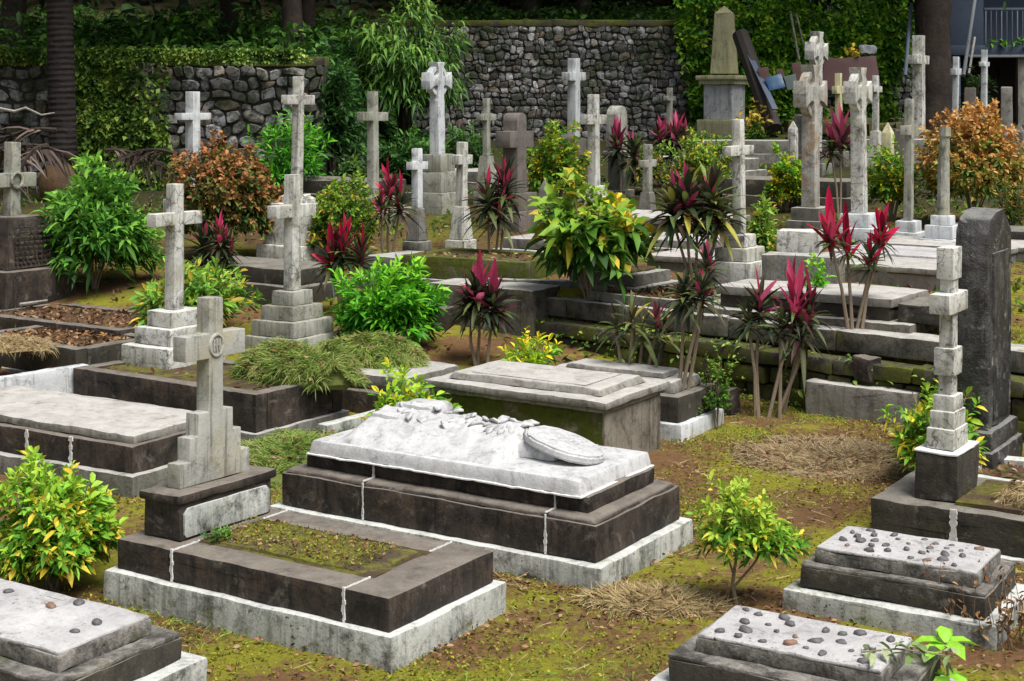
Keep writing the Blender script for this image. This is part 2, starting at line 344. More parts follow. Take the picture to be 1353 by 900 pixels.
# ------------------------------------------------------------------ leaf clouds
def tmpl(rows, fold):
    """rows of (t, halfwidth); single-vertex rows have halfwidth 0"""
    V, rowsidx = [], []
    for t, hw in rows:
        if hw == 0: rowsidx.append([len(V)]); V.append((t, 0, 0))
        else:
            i = len(V); V += [(t, -hw, fold * hw), (t, 0, 0), (t, hw, fold * hw)]; rowsidx.append([i, i + 1, i + 2])
    Fs = []
    for a, b in zip(rowsidx, rowsidx[1:]):
        if len(a) == 1 and len(b) == 3: Fs += [(a[0], b[1], b[0]), (a[0], b[2], b[1])]
        elif len(a) == 3 and len(b) == 3: Fs += [(a[0], a[1], b[1], b[0]), (a[1], a[2], b[2], b[1])]
        elif len(a) == 3 and len(b) == 1: Fs += [(a[0], a[1], b[0]), (a[1], a[2], b[0])]
    return np.array(V, float), Fs
LANCE = tmpl([(0, 0), (.3, .42), (.65, .45), (1, 0)], .45)
STRAP = tmpl([(0, .3), (.25, .5), (.5, .48), (.75, .34), (1, 0)], .5)
KITE = (np.array([(0, 0, 0), (.45, -.42, .1), (1, 0, 0), (.45, .42, .1)], float), [(0, 2, 1), (0, 3, 2)])
BLADE = (np.array([(0, -.5, 0), (0, .5, 0), (.4, -.45, 0), (.4, .45, 0), (.75, -.3, 0), (.75, .3, 0), (1, 0, 0)], float), [(0, 1, 3, 2), (2, 3, 5, 4), (4, 5, 6)])
def leafmesh(P, D, size, width, tm, tint, droop=0.0, rng=None, up=None, roll=.5):
    rng = rng or np.random.default_rng(1)
    V, Fs = tm; n, k = len(P), len(V)
    D = D / np.maximum(np.linalg.norm(D, axis=1, keepdims=True), 1e-6)
    upv = np.tile([0, 0, 1.0], (n, 1)) + rng.normal(0, roll, (n, 3))
    S = np.cross(D, upv); S /= np.maximum(np.linalg.norm(S, axis=1, keepdims=True), 1e-6)
    N = np.cross(S, D)
    size = np.broadcast_to(size, (n,)); width = np.broadcast_to(width, (n,)); droop = np.broadcast_to(droop, (n,))
    T = V[:, 0][None, :, None]; SS = V[:, 1][None, :, None]; HH = V[:, 2][None, :, None]
    s3 = size[:, None, None]; w3 = (size * width)[:, None, None]
    co = P[:, None, :] + s3 * T * D[:, None, :] + w3 * SS * S[:, None, :] + w3 * HH * N[:, None, :]
    co[:, :, 2] -= (size * droop)[:, None] * V[:, 0][None, :] ** 2
    co = co.reshape(-1, 3)
    lens = np.array([len(f) for f in Fs]); flat = np.array([i for f in Fs for i in f])
    loops = (flat[None, :] + (np.arange(n) * k)[:, None]).ravel()
    counts = np.tile(lens, n); starts = np.concatenate([[0], np.cumsum(counts)[:-1]])
    me = bpy.data.meshes.new('leaves')
    me.vertices.add(len(co)); me.vertices.foreach_set('co', co.ravel())
    me.loops.add(len(loops)); me.loops.foreach_set('vertex_index', loops.astype(np.int32))
    me.polygons.add(len(counts)); me.polygons.foreach_set('loop_start', starts.astype(np.int32)); me.polygons.foreach_set('loop_total', counts.astype(np.int32))
    a = me.attributes.new('tint', 'FLOAT', 'FACE')
    a.data.foreach_set('value', np.repeat(np.clip(tint, 0, 1), len(Fs)).astype(np.float32))
    me.update(calc_edges=True); me.validate()
    me.polygons.foreach_set('use_smooth', np.ones(len(counts), bool))
    return me
def unit(a): return a / np.maximum(np.linalg.norm(a, axis=-1, keepdims=True), 1e-6)
def shrub_foliage(rx, ry, h, z0, shoots, per, size, width, seed, spread=.9, droop=.25, hightint=.35, accent=0.0, accent_low=True, lumps=.5, fill=.42):
    """shoots through the crown's volume, each ending in a whorl of leaves"""
    rng = np.random.default_rng(seed)
    shoots = int(shoots * 2.8); size = size * .66
    d = unit(rng.normal(0, 1, (shoots, 3))); d[:, 2] = np.abs(d[:, 2]) * 1.15 - .45; d = unit(d)
    lob = np.array([noise.noise(Vector(x * 1.9 + seed * 3.3)) for x in d])
    rad = rng.uniform(0, 1, shoots) ** (fill * .75) * (1 + lumps * lob * 1.6)
    c = np.array([0, 0, z0 + (h - z0) * .42]); sc = np.array([rx, ry, (h - z0) * .58])
    sp = c + d * rad[:, None] * sc
    sd_ = unit(d * .7 + np.array([0, 0, .55]) + rng.normal(0, .25, (shoots, 3)))
    n = shoots * per
    idx = np.repeat(np.arange(shoots), per)
    ang = np.tile(np.arange(per) * 2.4, shoots) + rng.uniform(0, 6.28, shoots)[idx]
    a = unit(np.cross(sd_, rng.normal(0, 1, (shoots, 3)))); b = np.cross(sd_, a)
    out = a[idx] * np.cos(ang)[:, None] + b[idx] * np.sin(ang)[:, None]
    along = np.tile(np.linspace(1, 0, per), shoots)       # 1 = tip of the shoot
    D = sd_[idx] * (.25 + .75 * along)[:, None] + out * (spread * (1.15 - .55 * along))[:, None]
    P = sp[idx] - sd_[idx] * (size * .9 * (1 - along))[:, None]
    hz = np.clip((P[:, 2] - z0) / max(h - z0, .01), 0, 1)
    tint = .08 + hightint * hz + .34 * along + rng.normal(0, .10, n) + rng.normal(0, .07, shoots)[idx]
    if accent:
        w_ = (1 - hz) if accent_low else hz
        clump = np.array([noise.noise(Vector(p) * 5.5 + Vector((seed, 0, 0))) for p in sp])[idx]
        hit = (rng.uniform(0, 1, n) < accent * (.35 + w_) * (1 + 1.5 * clump))
        tint = np.where(hit, rng.uniform(.78, 1, n), np.minimum(tint, .74))
    return leafmesh(P, D, size * rng.uniform(.5, 1.3, n), width * rng.uniform(.75, 1.2, n), LANCE, tint, droop * rng.uniform(.3, 2, n), rng)
def stems_mesh(rx, ry, h, n, r, seed):
    rng = random.Random(seed); bm = bmesh.new()
    for i in range(n):
        a = 6.28 * i / n + rng.uniform(-.5, .5); k = rng.uniform(.35, 1.0)
        e = (rx * k * math.cos(a), ry * k * math.sin(a), h * rng.uniform(.55, .92))
        b0 = (rng.uniform(-.03, .03), rng.uniform(-.03, .03), -.05)
        mid = (e[0] * .35 + rng.uniform(-.03, .03), e[1] * .35, e[2] * .5)
        tube(bm, [b0, mid, e], [r, r * .75, r * .4], 6)
    return to_me(bm)
def shrub(name, label, loc, rx, h, kind, size=.12, width=.34, shoots=90, per=9, seed=1, z0=None, ry=None, cat='shrub', group='crotons and leafy shrubs among the graves', stems=5, r=.014, **k):
    ry = ry or rx; z0 = h * .08 if z0 is None else z0
    o = thing(name, label, cat, loc, 0, group)
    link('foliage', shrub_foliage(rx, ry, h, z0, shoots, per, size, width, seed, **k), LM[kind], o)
    link('stem', stems_mesh(rx, ry, h, stems * 2, r * .8, seed), M['stem'], o)
    return o
def shrub_px(name, label, px, pyb, pyt, wpx, kind, Y=None, **k):
    if Y is None: p = gsolve(px, pyb)
    else: p = Vector((xat(px, Y), Y, G(xat(px, Y), Y)))
    h = zat(pyt, p.y) - p.z - .3 * k.get('size', .12); rx = wpx * p.y / FOC / 2 - .25 * k.get('size', .12)
    return shrub(name, label, p, rx, h, kind, **k)

def rosette(P0, up, n, ln, wd, seed, tilt0, tilt1, droop, tlo, thi):
    rng = np.random.default_rng(seed)
    f = np.linspace(0, 1, n); ang = np.arange(n) * 2.4 + rng.uniform(0, 6)
    tl = tilt0 + (tilt1 - tilt0) * f + rng.normal(0, .10, n)
    D = np.stack([np.cos(ang) * np.sin(tl), np.sin(ang) * np.sin(tl), np.cos(tl)], 1) + np.array(up) * .3
    P = np.tile(P0, (n, 1)) + np.stack([np.zeros(n), np.zeros(n), -f * ln * .45], 1)
    return P, D, ln * rng.uniform(.75, 1.15, n), np.full(n, wd), rng.uniform(tlo, thi, n), droop * (.4 + f) 
def cordyline(label, loc, heads, seed=1, leaf=.34, wd=.15, nleaf=30, nred=7, redlen=.26, group='red cordylines among the graves', name='cordyline', tint=(0, .85), base=.03):
    """heads: list of (dx, dy, height, red 0..1)"""
    o = thing(name, label, 'cordyline', loc, 0, group)
    rng = random.Random(seed); A = []; B = []
    for i, (dx, dy, hh, red) in enumerate(heads):
        bm = bmesh.new(); b0 = Vector((rng.uniform(-base, base) + dx * .2, rng.uniform(-base, base) + dy * .2, -.05)); e = Vector((dx, dy, hh))
        m1 = b0.lerp(e, .5) + Vector((rng.uniform(-.03, .03), rng.uniform(-.03, .03), .02))
        tube(bm, [b0, m1, e, e + Vector((0, 0, leaf * .3))], [.019, .015, .013, .006], 6)
        link('stem', to_me(bm), M['stem'], o)
        A.append(rosette(e + Vector((0, 0, leaf * .3)), (dx * .5, dy * .5, 0), int(nleaf * 1.35), leaf * rng.uniform(.72, .98), wd * rng.uniform(.85, 1.15), seed * 13 + i, .25, rng.uniform(1.7, 2.2), rng.uniform(.2, .5), *tint))
        if red: B.append(rosette(e + Vector((0, 0, leaf * .38)), (dx * .4, dy * .4, .2), max(4, int(nred * 1.5 * red + .5)), redlen * rng.uniform(1.0, 1.25), wd * rng.uniform(1.0, 1.4), seed * 17 + i, .08, rng.uniform(.5, .9), rng.uniform(.05, .35), 0, (1, 1, .55, .8)[(seed + i) % 4]))
    def cat_(L): return [np.concatenate([x[j] for x in L]) for j in range(6)]
    P, D, s, w_, t, dr = cat_(A)
    link('leaves', leafmesh(P, D, s, w_, STRAP, t, dr, np.random.default_rng(seed), roll=.15), LM['cord'], o)
    if B:
        P, D, s, w_, t, dr = cat_(B)
        link('young_leaves', leafmesh(P, D, s, w_, STRAP, t, dr, np.random.default_rng(seed), roll=.3), LM['red'], o)
    return o

# ================================================================== SETTING
xs = np.unique(np.concatenate([np.arange(-70, -8, 3), np.arange(-8, 8, .11), np.arange(8, 14, .4), [-3.12, -2.98, 10.42, 10.58], np.arange(14, 71, 3)]).round(4))
ys = np.unique(np.concatenate([np.arange(-6, 5.5, .6), np.arange(5.5, 18, .1), np.arange(18, 26, .25), [26.18, 26.32], np.arange(27, 37, .5), [37.33, 37.47], np.arange(38, 60, 1), np.arange(60, 121, 5)]).round(4))
XX, YY = np.meshgrid(xs, ys); ZZ = gz(XX, YY)
nzv = np.array([noise.noise(Vector((x * .9, y * .9, 0))) * .02 + noise.noise(Vector((x * 4, y * 4, 3))) * .010 for x, y in zip(XX.ravel(), YY.ravel())])
co = np.stack([XX.ravel(), YY.ravel(), ZZ.ravel() + nzv], 1)
nx, ny = len(xs), len(ys)
ii = (np.arange(ny - 1)[:, None] * nx + np.arange(nx - 1)[None, :]).ravel()
fc = np.stack([ii, ii + 1, ii + nx + 1, ii + nx], 1)
me = bpy.data.meshes.new('ground'); me.from_pydata(co.tolist(), [], fc.tolist()); me.update()
me.polygons.foreach_set('use_smooth', np.ones(len(fc), bool))
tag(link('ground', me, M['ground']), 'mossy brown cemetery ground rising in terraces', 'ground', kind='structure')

# ---- rubble walls
def rubble_wall(name, label, x0, x1, y, z0, z1, cell, depth, seed, thick=.6):
    rng = random.Random(seed)
    o = thing(name, label, 'stone wall', ((x0 + x1) / 2, y, z0)); L = x1 - x0; Hh = z1 - z0
    rows = max(3, int(Hh / (cell * .85))); 
    bm = bmesh.new(); lay = bm.faces.layers.float.new('tint')
    zl = [Hh * j / rows for j in range(rows + 1)]
    for j in range(rows):
        n = int(L / (cell * rng.uniform(.85, 1.25))); off = rng.uniform(-.5, .5)
        bx = [-L / 2 + L * (i + off + rng.uniform(-.32, .32)) / n for i in range(n + 2)]
        for i in range(n + 1):
            a, b = max(-L / 2, bx[i]), min(L / 2, bx[i + 1])
            if b - a < cell * .3: continue
            g = cell * .035
            zb, zt = zl[j] + rng.uniform(-.16, .16) * cell * (j > 0), zl[j + 1] + rng.uniform(-.16, .16) * cell * (j < rows - 1)
            q = [(a + g, zb + g), ((a + b) / 2, zb + g - rng.uniform(0, .05) * cell), (b - g, zb + g), (b - g, (zb + zt) / 2), (b - g, zt - g), ((a + b) / 2, zt - g + rng.uniform(0, .05) * cell), (a + g, zt - g), (a + g, (zb + zt) / 2)]
            for c_ in (0, 2, 4, 6):
                q[c_] = (q[c_][0] + ((a + b) / 2 - q[c_][0]) * rng.uniform(.0, .3), q[c_][1] + ((zb + zt) / 2 - q[c_][1]) * rng.uniform(.0, .3))
            dd = depth * rng.uniform(.6, 1.25)
            bk = [bm.verts.new((p[0], .02, p[1])) for p in q]
            fr = [bm.verts.new((p[0], -dd * .55, p[1])) for p in q]
            cx_, cz_ = (a + b) / 2, (zb + zt) / 2
            f2 = [bm.verts.new((cx_ + (p[0] - cx_) * .82, -dd, cz_ + (p[1] - cz_) * .82)) for p in q]
            t = rng.random()
            fs = []
            for k in range(8):
                fs.append(bm.faces.new((bk[k], bk[(k + 1) % 8], fr[(k + 1) % 8], fr[k])))
                fs.append(bm.faces.new((fr[k], fr[(k + 1) % 8], f2[(k + 1) % 8], f2[k])))
            fs.append(bm.faces.new(f2))
            for f in fs: f[lay] = t
    for v in bm.verts:
        q = noise.noise_vector(Vector((v.co.x / cell * .55, 0, v.co.z / cell * .55 + seed))); v.co.x += q.x * cell * .55; v.co.z += q.z * cell * .5
    rough(bm, cell * .07, 4 / cell * .3, seed)
    bmesh.ops.recalc_face_normals(bm, faces=bm.faces)
    link('rubble_face', to_me(bm, smooth=50), M['rubble'], o)
    link('wall_core', block(-L / 2, L / 2, .0, thick, 0, Hh, 0, .01, 1.0), M['mortardark'], o)
    link('coping', block(-L / 2, L / 2, -depth * .6, thick, Hh + .003, Hh + .16, .04, .03, .3), M['wallbase'], o)
    return o
rubble_wall('stone_wall', 'rubble wall of large grey boulders under a grassy ledge at left', -12, -3.2, 25.9, 1.1, 3.3, .235, .07, 3)
rubble_wall('stone_wall', 'high dark retaining wall of small stones across the back', -5.2, 10.5, 37.0, 1.6, 4.5, .18, .05, 5)

# ---- terrace wall (stepped)
tw = thing('terrace_wall', 'low stepped terrace wall with mossy ledge and pale coping', 'terrace wall', (T0[0], T0[1], 0), TA)
bm = bmesh.new(); rr = random.Random(4)
x = -4.0
while x < 4.2:
    l = rr.uniform(.7, 1.25); add_block(bm, x, min(x + l - .008, 4.2), 0, 0.34, .52, .705 + rr.uniform(-.008, .008), .014); x += l
split_long(bm, .12); rough(bm, .008, 5, 2); link('coping', to_me(bm), M['coping'], tw)
bm = bmesh.new(); x = -4.0
while x < 4.2:
    l = rr.uniform(.5, 1.0); add_block(bm, x, min(x + l - .01, 4.2), -.24, .1, .36, .49 + rr.uniform(-.01, .01), .02); x += l
split_long(bm, .12); rough(bm, .014, 5, 3); link('ledge', to_me(bm), M['wallbase'], tw)
bm = bmesh.new()
for j in range(3):
    x = -4.0 + rr.uniform(-.1, .1)
    while x < 4.2:
        l = rr.uniform(.22, .5); dd = rr.uniform(-.04, .03)
        add_block(bm, x, x + l - .02, -.20 + dd, .12, -.16 + j * .17, .0 + j * .17 + rr.uniform(-.01, .012), .03); x += l
split_long(bm, .12); rough(bm, .022, 5, 5); link('rough_masonry', to_me(bm), M['wallbase'], tw)

rng = np.random.default_rng(44); n = 2600; t_ = rng.uniform(-3.9, 4.0, n); lv = rng.integers(0, 3, n)
cl = np.array([noise.noise(Vector((q * 1.7, float(l_) * 3, 2))) for q, l_ in zip(t_, lv)]); ok = cl > -.05; t_, lv = t_[ok], lv[ok]; n = len(t_)
so_ = np.choose(lv, [rng.uniform(-.24, -.02, n), rng.uniform(-.27, -.23, n), rng.uniform(-.30, -.24, n)]); zo_ = np.choose(lv, [np.full(n, .495), rng.uniform(.05, .45, n), rng.uniform(-.02, .06, n)])
P = np.stack([T0[0] + t_ * math.cos(TA) + so_ * math.sin(TA), T0[1] - t_ * math.sin(TA) + so_ * math.cos(TA), zo_], 1)
tag(link('wall_weeds', leafmesh(P, np.stack([rng.normal(-.3, .7, n), rng.normal(-.6, .7, n), rng.normal(.3, .5, n)], 1), .05 * rng.uniform(.4, 1.6, n), .5, LANCE, rng.uniform(.2, 1, n), .3, rng), LM['ivybright']), 'small green weeds sprouting in the joints of the terrace wall', 'weeds', kind='stuff')
# ================================================================== GRAVES
def corners(z, F, L, Rr, az=None):
    f, l, r = at(*F, z), at(*L, z), at(*Rr, z)
    du, dv = l - f, r - f
    if az is None: az = (math.atan2(du.y, -du.x) + math.atan2(dv.x, dv.y)) / 2
    return f, az, du.length, dv.length
def frame(f, az, L, W):
    u = Vector((-math.cos(az), math.sin(az), 0)); v = Vector((math.sin(az), math.cos(az), 0))
    return f + u * L / 2 + v * W / 2
def grave_loc(z, F, L, W, az, ground):
    c = frame(at(*F, z), az, L, W); c.z = ground; return c
def joint(parent, pts, wd=.012, seed=0, name='mortar_joint'):
    """ragged white mortar seam along local points, standing 3 mm proud"""
    rr = random.Random(seed); bm = bmesh.new(); prev = None
    for (a, b) in zip(pts, pts[1:]):
        a, b = Vector(a), Vector(b); n = max(2, int((b - a).length / .012))
        for i in range(n):
            p, q = a.lerp(b, i / n), a.lerp(b, (i + 1.6) / n)
            nn = noise.noise(Vector((i * .45, seed * 3.1, a.z * 9))); w_ = wd * (.55 + 1.3 * max(0, nn) + rr.uniform(-.15, .25)); off = Vector((noise.noise(Vector((i * .35, seed, 5))) * wd * .3, 0, 0))
            r = bmesh.ops.create_cube(bm, size=1)
            ax = (q - p)
            for v in r['verts']:
                t = .5 + (v.co.z); c = p.lerp(q, t) + off
                dirs = [Vector((1, 0, 0))]
                v.co = c + Vector((v.co.x * w_, 0, 0)) + (Vector((0, v.co.y * .008, 0)) if abs(ax.z) > abs(ax.y) else Vector((0, 0, v.co.y * .008)))
    return link(name, to_me(bm), M['joint'], parent)

def leaves_on(parent, name, n, L, W, z, size, kind, seed, up=.5, tint=(0, 1), width=.5):
    rng = np.random.default_rng(seed)
    P = np.stack([rng.uniform(-L / 2, L / 2, n), rng.uniform(-W / 2, W / 2, n), np.full(n, z) + rng.uniform(0, .015, n)], 1)
    D = np.stack([rng.normal(0, 1, n), rng.normal(0, 1, n), rng.normal(0, up, n)], 1)
    o = link(name, leafmesh(P, D, size * rng.uniform(.5, 1.3, n), width, LANCE, rng.uniform(*tint, n), 0, rng, roll=.6), LM[kind], parent)
    o['kind'] = 'stuff'; return o

# ---- A: kerbed grave, front left
AZ = R(32.5)
f, az, LA, WA = corners(.167, (517, 843.8), (125, 757), (678.8, 770)); 
tA = thing('kerbed_grave', 'low dark kerbed grave with mossy bed and white plinth, front left', 'grave', grave_loc(.167, (517, 843.8), LA, WA, AZ, 0), AZ)
link('plinth', cbox(LA, WA, -.12, .167, bev=.012, amp=.006), M['lime'], tA)
l2, w2 = LA - .10, WA - .10
kb = .20
for nm, a in (('kerb_side', (-l2 / 2 + .42, l2 / 2 - .28, -w2 / 2, -w2 / 2 + kb)), ('kerb_side', (-l2 / 2 + .42, l2 / 2 - .28, w2 / 2 - kb, w2 / 2)), ('kerb_end', (l2 / 2 - .276, l2 / 2, -w2 / 2, w2 / 2)), ('kerb_end', (-l2 / 2, -l2 / 2 + .416, -w2 / 2, w2 / 2))):
    link(nm, block(*a, .168, .335, .008, .004), M['basalt'], tA)
link('soil_bed', block(-l2 / 2 + .40, l2 / 2 - .26, -w2 / 2 + kb - .01, w2 / 2 - kb + .01, .17, .330, .0, .014, .05), M['soil'], tA)
link('moss_crust', block(-l2 / 2 + .46, l2 / 2 - .31, -w2 / 2 + kb + .03, w2 / 2 - kb - .03, .28, .347, .03, .014, .04), M['mossbed'], tA)
leaves_on(tA, 'leaf_litter', 300, l2 - .82, w2 - .48, .350, .028, 'litter', 3)
leaves_on(tA, 'moss', 1500, l2 - .80, w2 - .48, .346, .016, 'moss', 4, .9)
for xx in (l2 / 2 - .278, -l2 / 2 + .418):
    joint(tA, [(xx, -w2 / 2 - .003, .168), (xx, -w2 / 2 - .003, .336), ], .02, 3)
    joint(tA, [(xx, -w2 / 2, .3365), (xx, -w2 / 2 + kb, .3365)], .012, 4)
    joint(tA, [(xx, w2 / 2 - kb, .3365), (xx, w2 / 2, .3365)], .012, 4)
# weed on bed
shrub('weed', 'small green weed at the foot of the streaked stepped cross', tA.matrix_basis @ Vector((-l2 / 2 + .52, -.20, .335)), .07, .10, 'green', size=.05, shoots=10, per=6, seed=8, stems=2, r=.003, group='small weeds', cat='weed')

# cross on A : stepped shoulders on a moulded block
cA = tA.matrix_basis @ Vector((-l2 / 2 + .22, .03, .336))
tc = thing('grave_cross', 'streaked grey cross with round emblem and stepped shoulders on dark kerbed grave', 'cross', cA, AZ, 'stone grave crosses')
bh = .20
link('base_block', cbox(.27, .74, 0, bh, bev=.010), M['basalt'], tc)
link('base_panel', extrude_outline([(-.33, .012), (.33, .012), (.345, .03), (.345, bh - .06), (.315, bh - .03), (-.315, bh - .03), (-.345, bh - .06), (-.345, .03)], .022, .003, .002, x0=.127), M['lime'], tc)
link('base_ledge', cbox(.31, .80, bh, bh + .05, bev=.016), M['basalt'], tc)
q = bh + .052
sh = .057
pts = []
R_ = [(.28, q), (.28, q + .135), (.205, q + .135), (.205, q + .265), (.138, q + .265), (.138, q + .39), (sh, q + .39), (sh, q + .69), (.24, q + .69), (.24, q + .83), (sh - .002, q + .83), (sh - .002, q + 1.03)]
pts = R_ + [(-a, b) for a, b in R_[::-1]]
link('cross_shaft', extrude_outline(pts, .10, .007, .003), M['crossA'], tc)
bm = bmesh.new(); qe = q + .76
tube(bm, [(.052, .052 * math.cos(2 * math.pi * k / 20), qe + .060 * math.sin(2 * math.pi * k / 20)) for k in range(21)], .010, 6, False)
for dy in (-.022, 0, .022): add_block(bm, .046, .058, dy - .006, dy + .006, qe - .034, qe + .034, .002)
add_block(bm, .047, .056, -.022, .022, qe - .004, qe + .004, .002)
link('emblem', to_me(bm), M['crossA'], tc)

# ---- B: big tomb with carved marble
f, az, LB, WB = corners(.36, (787.5, 692.5), (376, 620), (895, 638))
bz = R(32.3)
tB = thing('carved_tomb', 'large black and white tomb with carved marble drapery, flowers and shield', 'tomb', grave_loc(.36, (787.5, 692.5), LB, WB, bz, 0), bz)
link('plinth', cbox(LB + .13, WB + .12, -.12, .135, bev=.012, amp=.006), M['lime'], tB)
link('lower_tier', cbox(LB, WB, .137, .345, bev=.010), M['basalt'], tB)
link('weathered_ledge', cbox(LB - .02, WB - .02, .345, .375, bev=.02, top=.03), M['basalt'], tB)
link('upper_tier', cbox(LB - .22, WB - .22, .372, .47, bev=.02), M['basalt'], tB)
LS, WS = LB - .30, WB - .17
sl = link('marble_slab', cbox(LS, WS, .472, .555, bev=.014, amp=.003, top=.018), M['marble'], tB)
joint(tB, [(LB / 2 - .33, -WB / 2 - .003, .14), (LB / 2 - .33, -WB / 2 - .003, .36)], .013, 5)
joint(tB, [(LB / 2 - .33, -WB / 2, .379), (LB / 2 - .33, -WB / 2 + .11, .379)], .013, 6)
joint(tB, [(LB / 2 - .33, -WB / 2 + .106, .375), (LB / 2 - .33, -WB / 2 + .106, .47)], .013, 6)
joint(tB, [(-LB / 2 + .66, -WB / 2 - .003, .14), (-LB / 2 + .66, -WB / 2 - .003, .36)], .012, 7)
joint(tB, [(-LB / 2 + .66, -WB / 2, .379), (-LB / 2 + .66, -WB / 2 + .11, .379)], .012, 8)
joint(tB, [(-LB / 2 + .66, -WB / 2 + .106, .375), (-LB / 2 + .66, -WB / 2 + .106, .47)], .012, 9)
bm = bmesh.new(); add_block(bm, -LS / 2 - .012, LS / 2 + .012, -WS / 2 - .012, WS / 2 + .012, .463, .473, .002); split_long(bm, .05); rough(bm, .006, 9, 3)
link('mortar_bed', to_me(bm), M['joint'], tB)
# drapery heightfield
nx_, ny_ = 110, 60
x0, x1, y0, y1 = -LS / 2 + .16, LS / 2 - .62, -WS / 2 + .06, WS / 2 - .06
bm = bmesh.new(); grid = []
for i in range(nx_ + 1):
    row = []
    for j in range(ny_ + 1):
        u_, v_ = i / nx_, j / ny_
        x = x0 + (x1 - x0) * u_; y = y0 + (y1 - y0) * v_
        edge = .03 * noise.noise(Vector((u_ * 7, 3, 0)))
        prof = 1 - abs((v_ - .58 + edge * .3) / .58) if v_ < .58 else 1 - (v_ - .58) / .42
        prof = max(0, min(1, prof)); prof = prof ** .75
        endf = min(1, u_ / .06) * min(1, (1 - u_) / .05); endf = endf ** .6
        hgt = .165 * prof * endf
        ph = (u_ * 38 + 4.5 * (v_ - .5) + 3.0 * noise.noise(Vector((u_ * 5, v_ * 2, 1))))
        amp = max(0, noise.noise(Vector((u_ * 4, v_ * 1.5, 5))) + .28)
        hgt += (math.sin(ph) + .5 * math.sin(ph * 2.3 + v_ * 3)) * .015 * prof * amp * (1 - prof * .55) * 1.6 * endf
        row.append(bm.verts.new((x, y + edge * .2, .553 + hgt)))
    grid.append(row)
for i in range(nx_):
    for j in range(ny_): bm.faces.new((grid[i][j], grid[i + 1][j], grid[i + 1][j + 1], grid[i][j + 1]))
link('carved_drapery', to_me(bm, smooth=60), M['marble'], tB)
rng = np.random.default_rng(12); n = 150; fx = rng.uniform(-.62, .36, n)
P = np.stack([fx, .06 + rng.normal(0, .05, n), .695 + rng.normal(0, .010, n) - .5 * np.abs(fx * 0)], 1)
D = np.stack([rng.normal(.1, 1, n), rng.normal(-.2, 1, n), rng.normal(.12, .22, n)], 1)
lm = leafmesh(P, D, .10 * rng.uniform(.6, 1.3, n), .42, LANCE, np.zeros(n), .35, rng, roll=.25)
lf = link('carved_lilies', lm, M['marble'], tB); md = lf.modifiers.new('thick', 'SOLIDIFY'); md.thickness = .016
link('carved_cushion', block(-LS / 2 + .22, -LS / 2 + .46, -.10, .16, .60, .70, .035, .008, .06), M['marble'], tB)
lf = link('carved_scroll', block(-LS / 2 + .30, -LS / 2 + .62, .06, .30, .655, .745, .04, .014, .06), M['marble'], tB)
sh_pts = [(-.30, -.02), (-.29, .16), (-.20, .235), (-.06, .25), (.08, .225), (.22, .16), (.31, .05), (.325, -.04), (.30, -.14), (.20, -.22), (.06, -.245), (-.10, -.22), (-.22, -.16)]
bm = bmesh.new(); f = bm.faces.new([bm.verts.new((a, b, 0)) for a, b in sh_pts]); r = bmesh.ops.extrude_face_region(bm, geom=[f])
for v in r['geom']:
    if isinstance(v, bmesh.types.BMVert): v.co.z += .055
bmesh.ops.recalc_face_normals(bm, faces=bm.faces)
bmesh.ops.bevel(bm, geom=list(bm.edges), offset=.014, segments=3, affect='EDGES', clamp_overlap=True)
bmesh.ops.scale(bm, vec=(.90, .88, 1), verts=bm.verts)
bmesh.ops.triangulate(bm, faces=[f for f in bm.faces if len(f.verts) > 4]); split_long(bm, .08, 1); rough(bm, .004, 6, 5)
shd = link('carved_shield', to_me(bm), M['marble'], tB, (LS / 2 - .40, .03, .602), (R(-4), R(11), R(-4)))
link('shield_support', block(LS / 2 - .68, LS / 2 - .36, -.12, .17, .553, .64, .03, .01, .06, top=.03), M['marble'], tB)
bm = bmesh.new(); rr = random.Random(2)
for k in range(6):
    y = -.16; x = -.16 + k * .06
    while y < .15:
        l = rr.uniform(.015, .05); add_block(bm, x - .006, x + .006, y, y + l, .054, .0565, 0); y += l + .014
link('faint_inscription', to_me(bm), M['crosswhite'], shd)

# ---- C: mossy chest tomb
f, az, LC, WC = corners(.53, (801, 532.5), (572.5, 498.8), (876, 502.5))
cz = R(33); f = at(801, 532.5, .53)
tC = thing('chest_tomb', 'mossy green chest tomb with pale overhanging slab behind the carved tomb', 'tomb', grave_loc(.53, (801, 532.5), LC, WC, cz, 0), cz)
link('chest', cbox(LC - .12, WC - .12, -.1, .44, bev=.012, amp=.008), M['chest'], tC)
link('chest_end', block(LC / 2 - .08, LC / 2 - .052, -WC / 2 + .065, WC / 2 - .065, -.1, .438, .006, .005), M['cheststreak'], tC)
link('cornice', cbox(LC - .06, WC - .06, .441, .475, bev=.012), M['flag'], tC)
link('cover_slab', cbox(LC, WC, .476, .533, bev=.016, amp=.006), M['flag'], tC)
link('raised_panel', cbox(LC - .26, WC - .30, .534, .585, bev=.012, top=.035), M['flag'], tC)
link('inscription_panel', cbox(LC - .62, WC - .46, .584, .592, bev=.002, amp=.002), M['flag'], tC)
wk = thing('white_kerb', 'white kerbstone behind the head of the carved tomb', 'kerb', at(432, 563, .12).xyz * 1.0, 0)
k1, k2 = at(432, 562, .16), at(515, 541, .16); wk.location = (k1.x, k1.y, 0); wk.rotation_euler = (0, 0, math.atan2(k2.y - k1.y, k2.x - k1.x))
link('kerb', block(0, (k2 - k1).length, 0, .11, -.1, .16, .012, .006), M['lime'], wk)

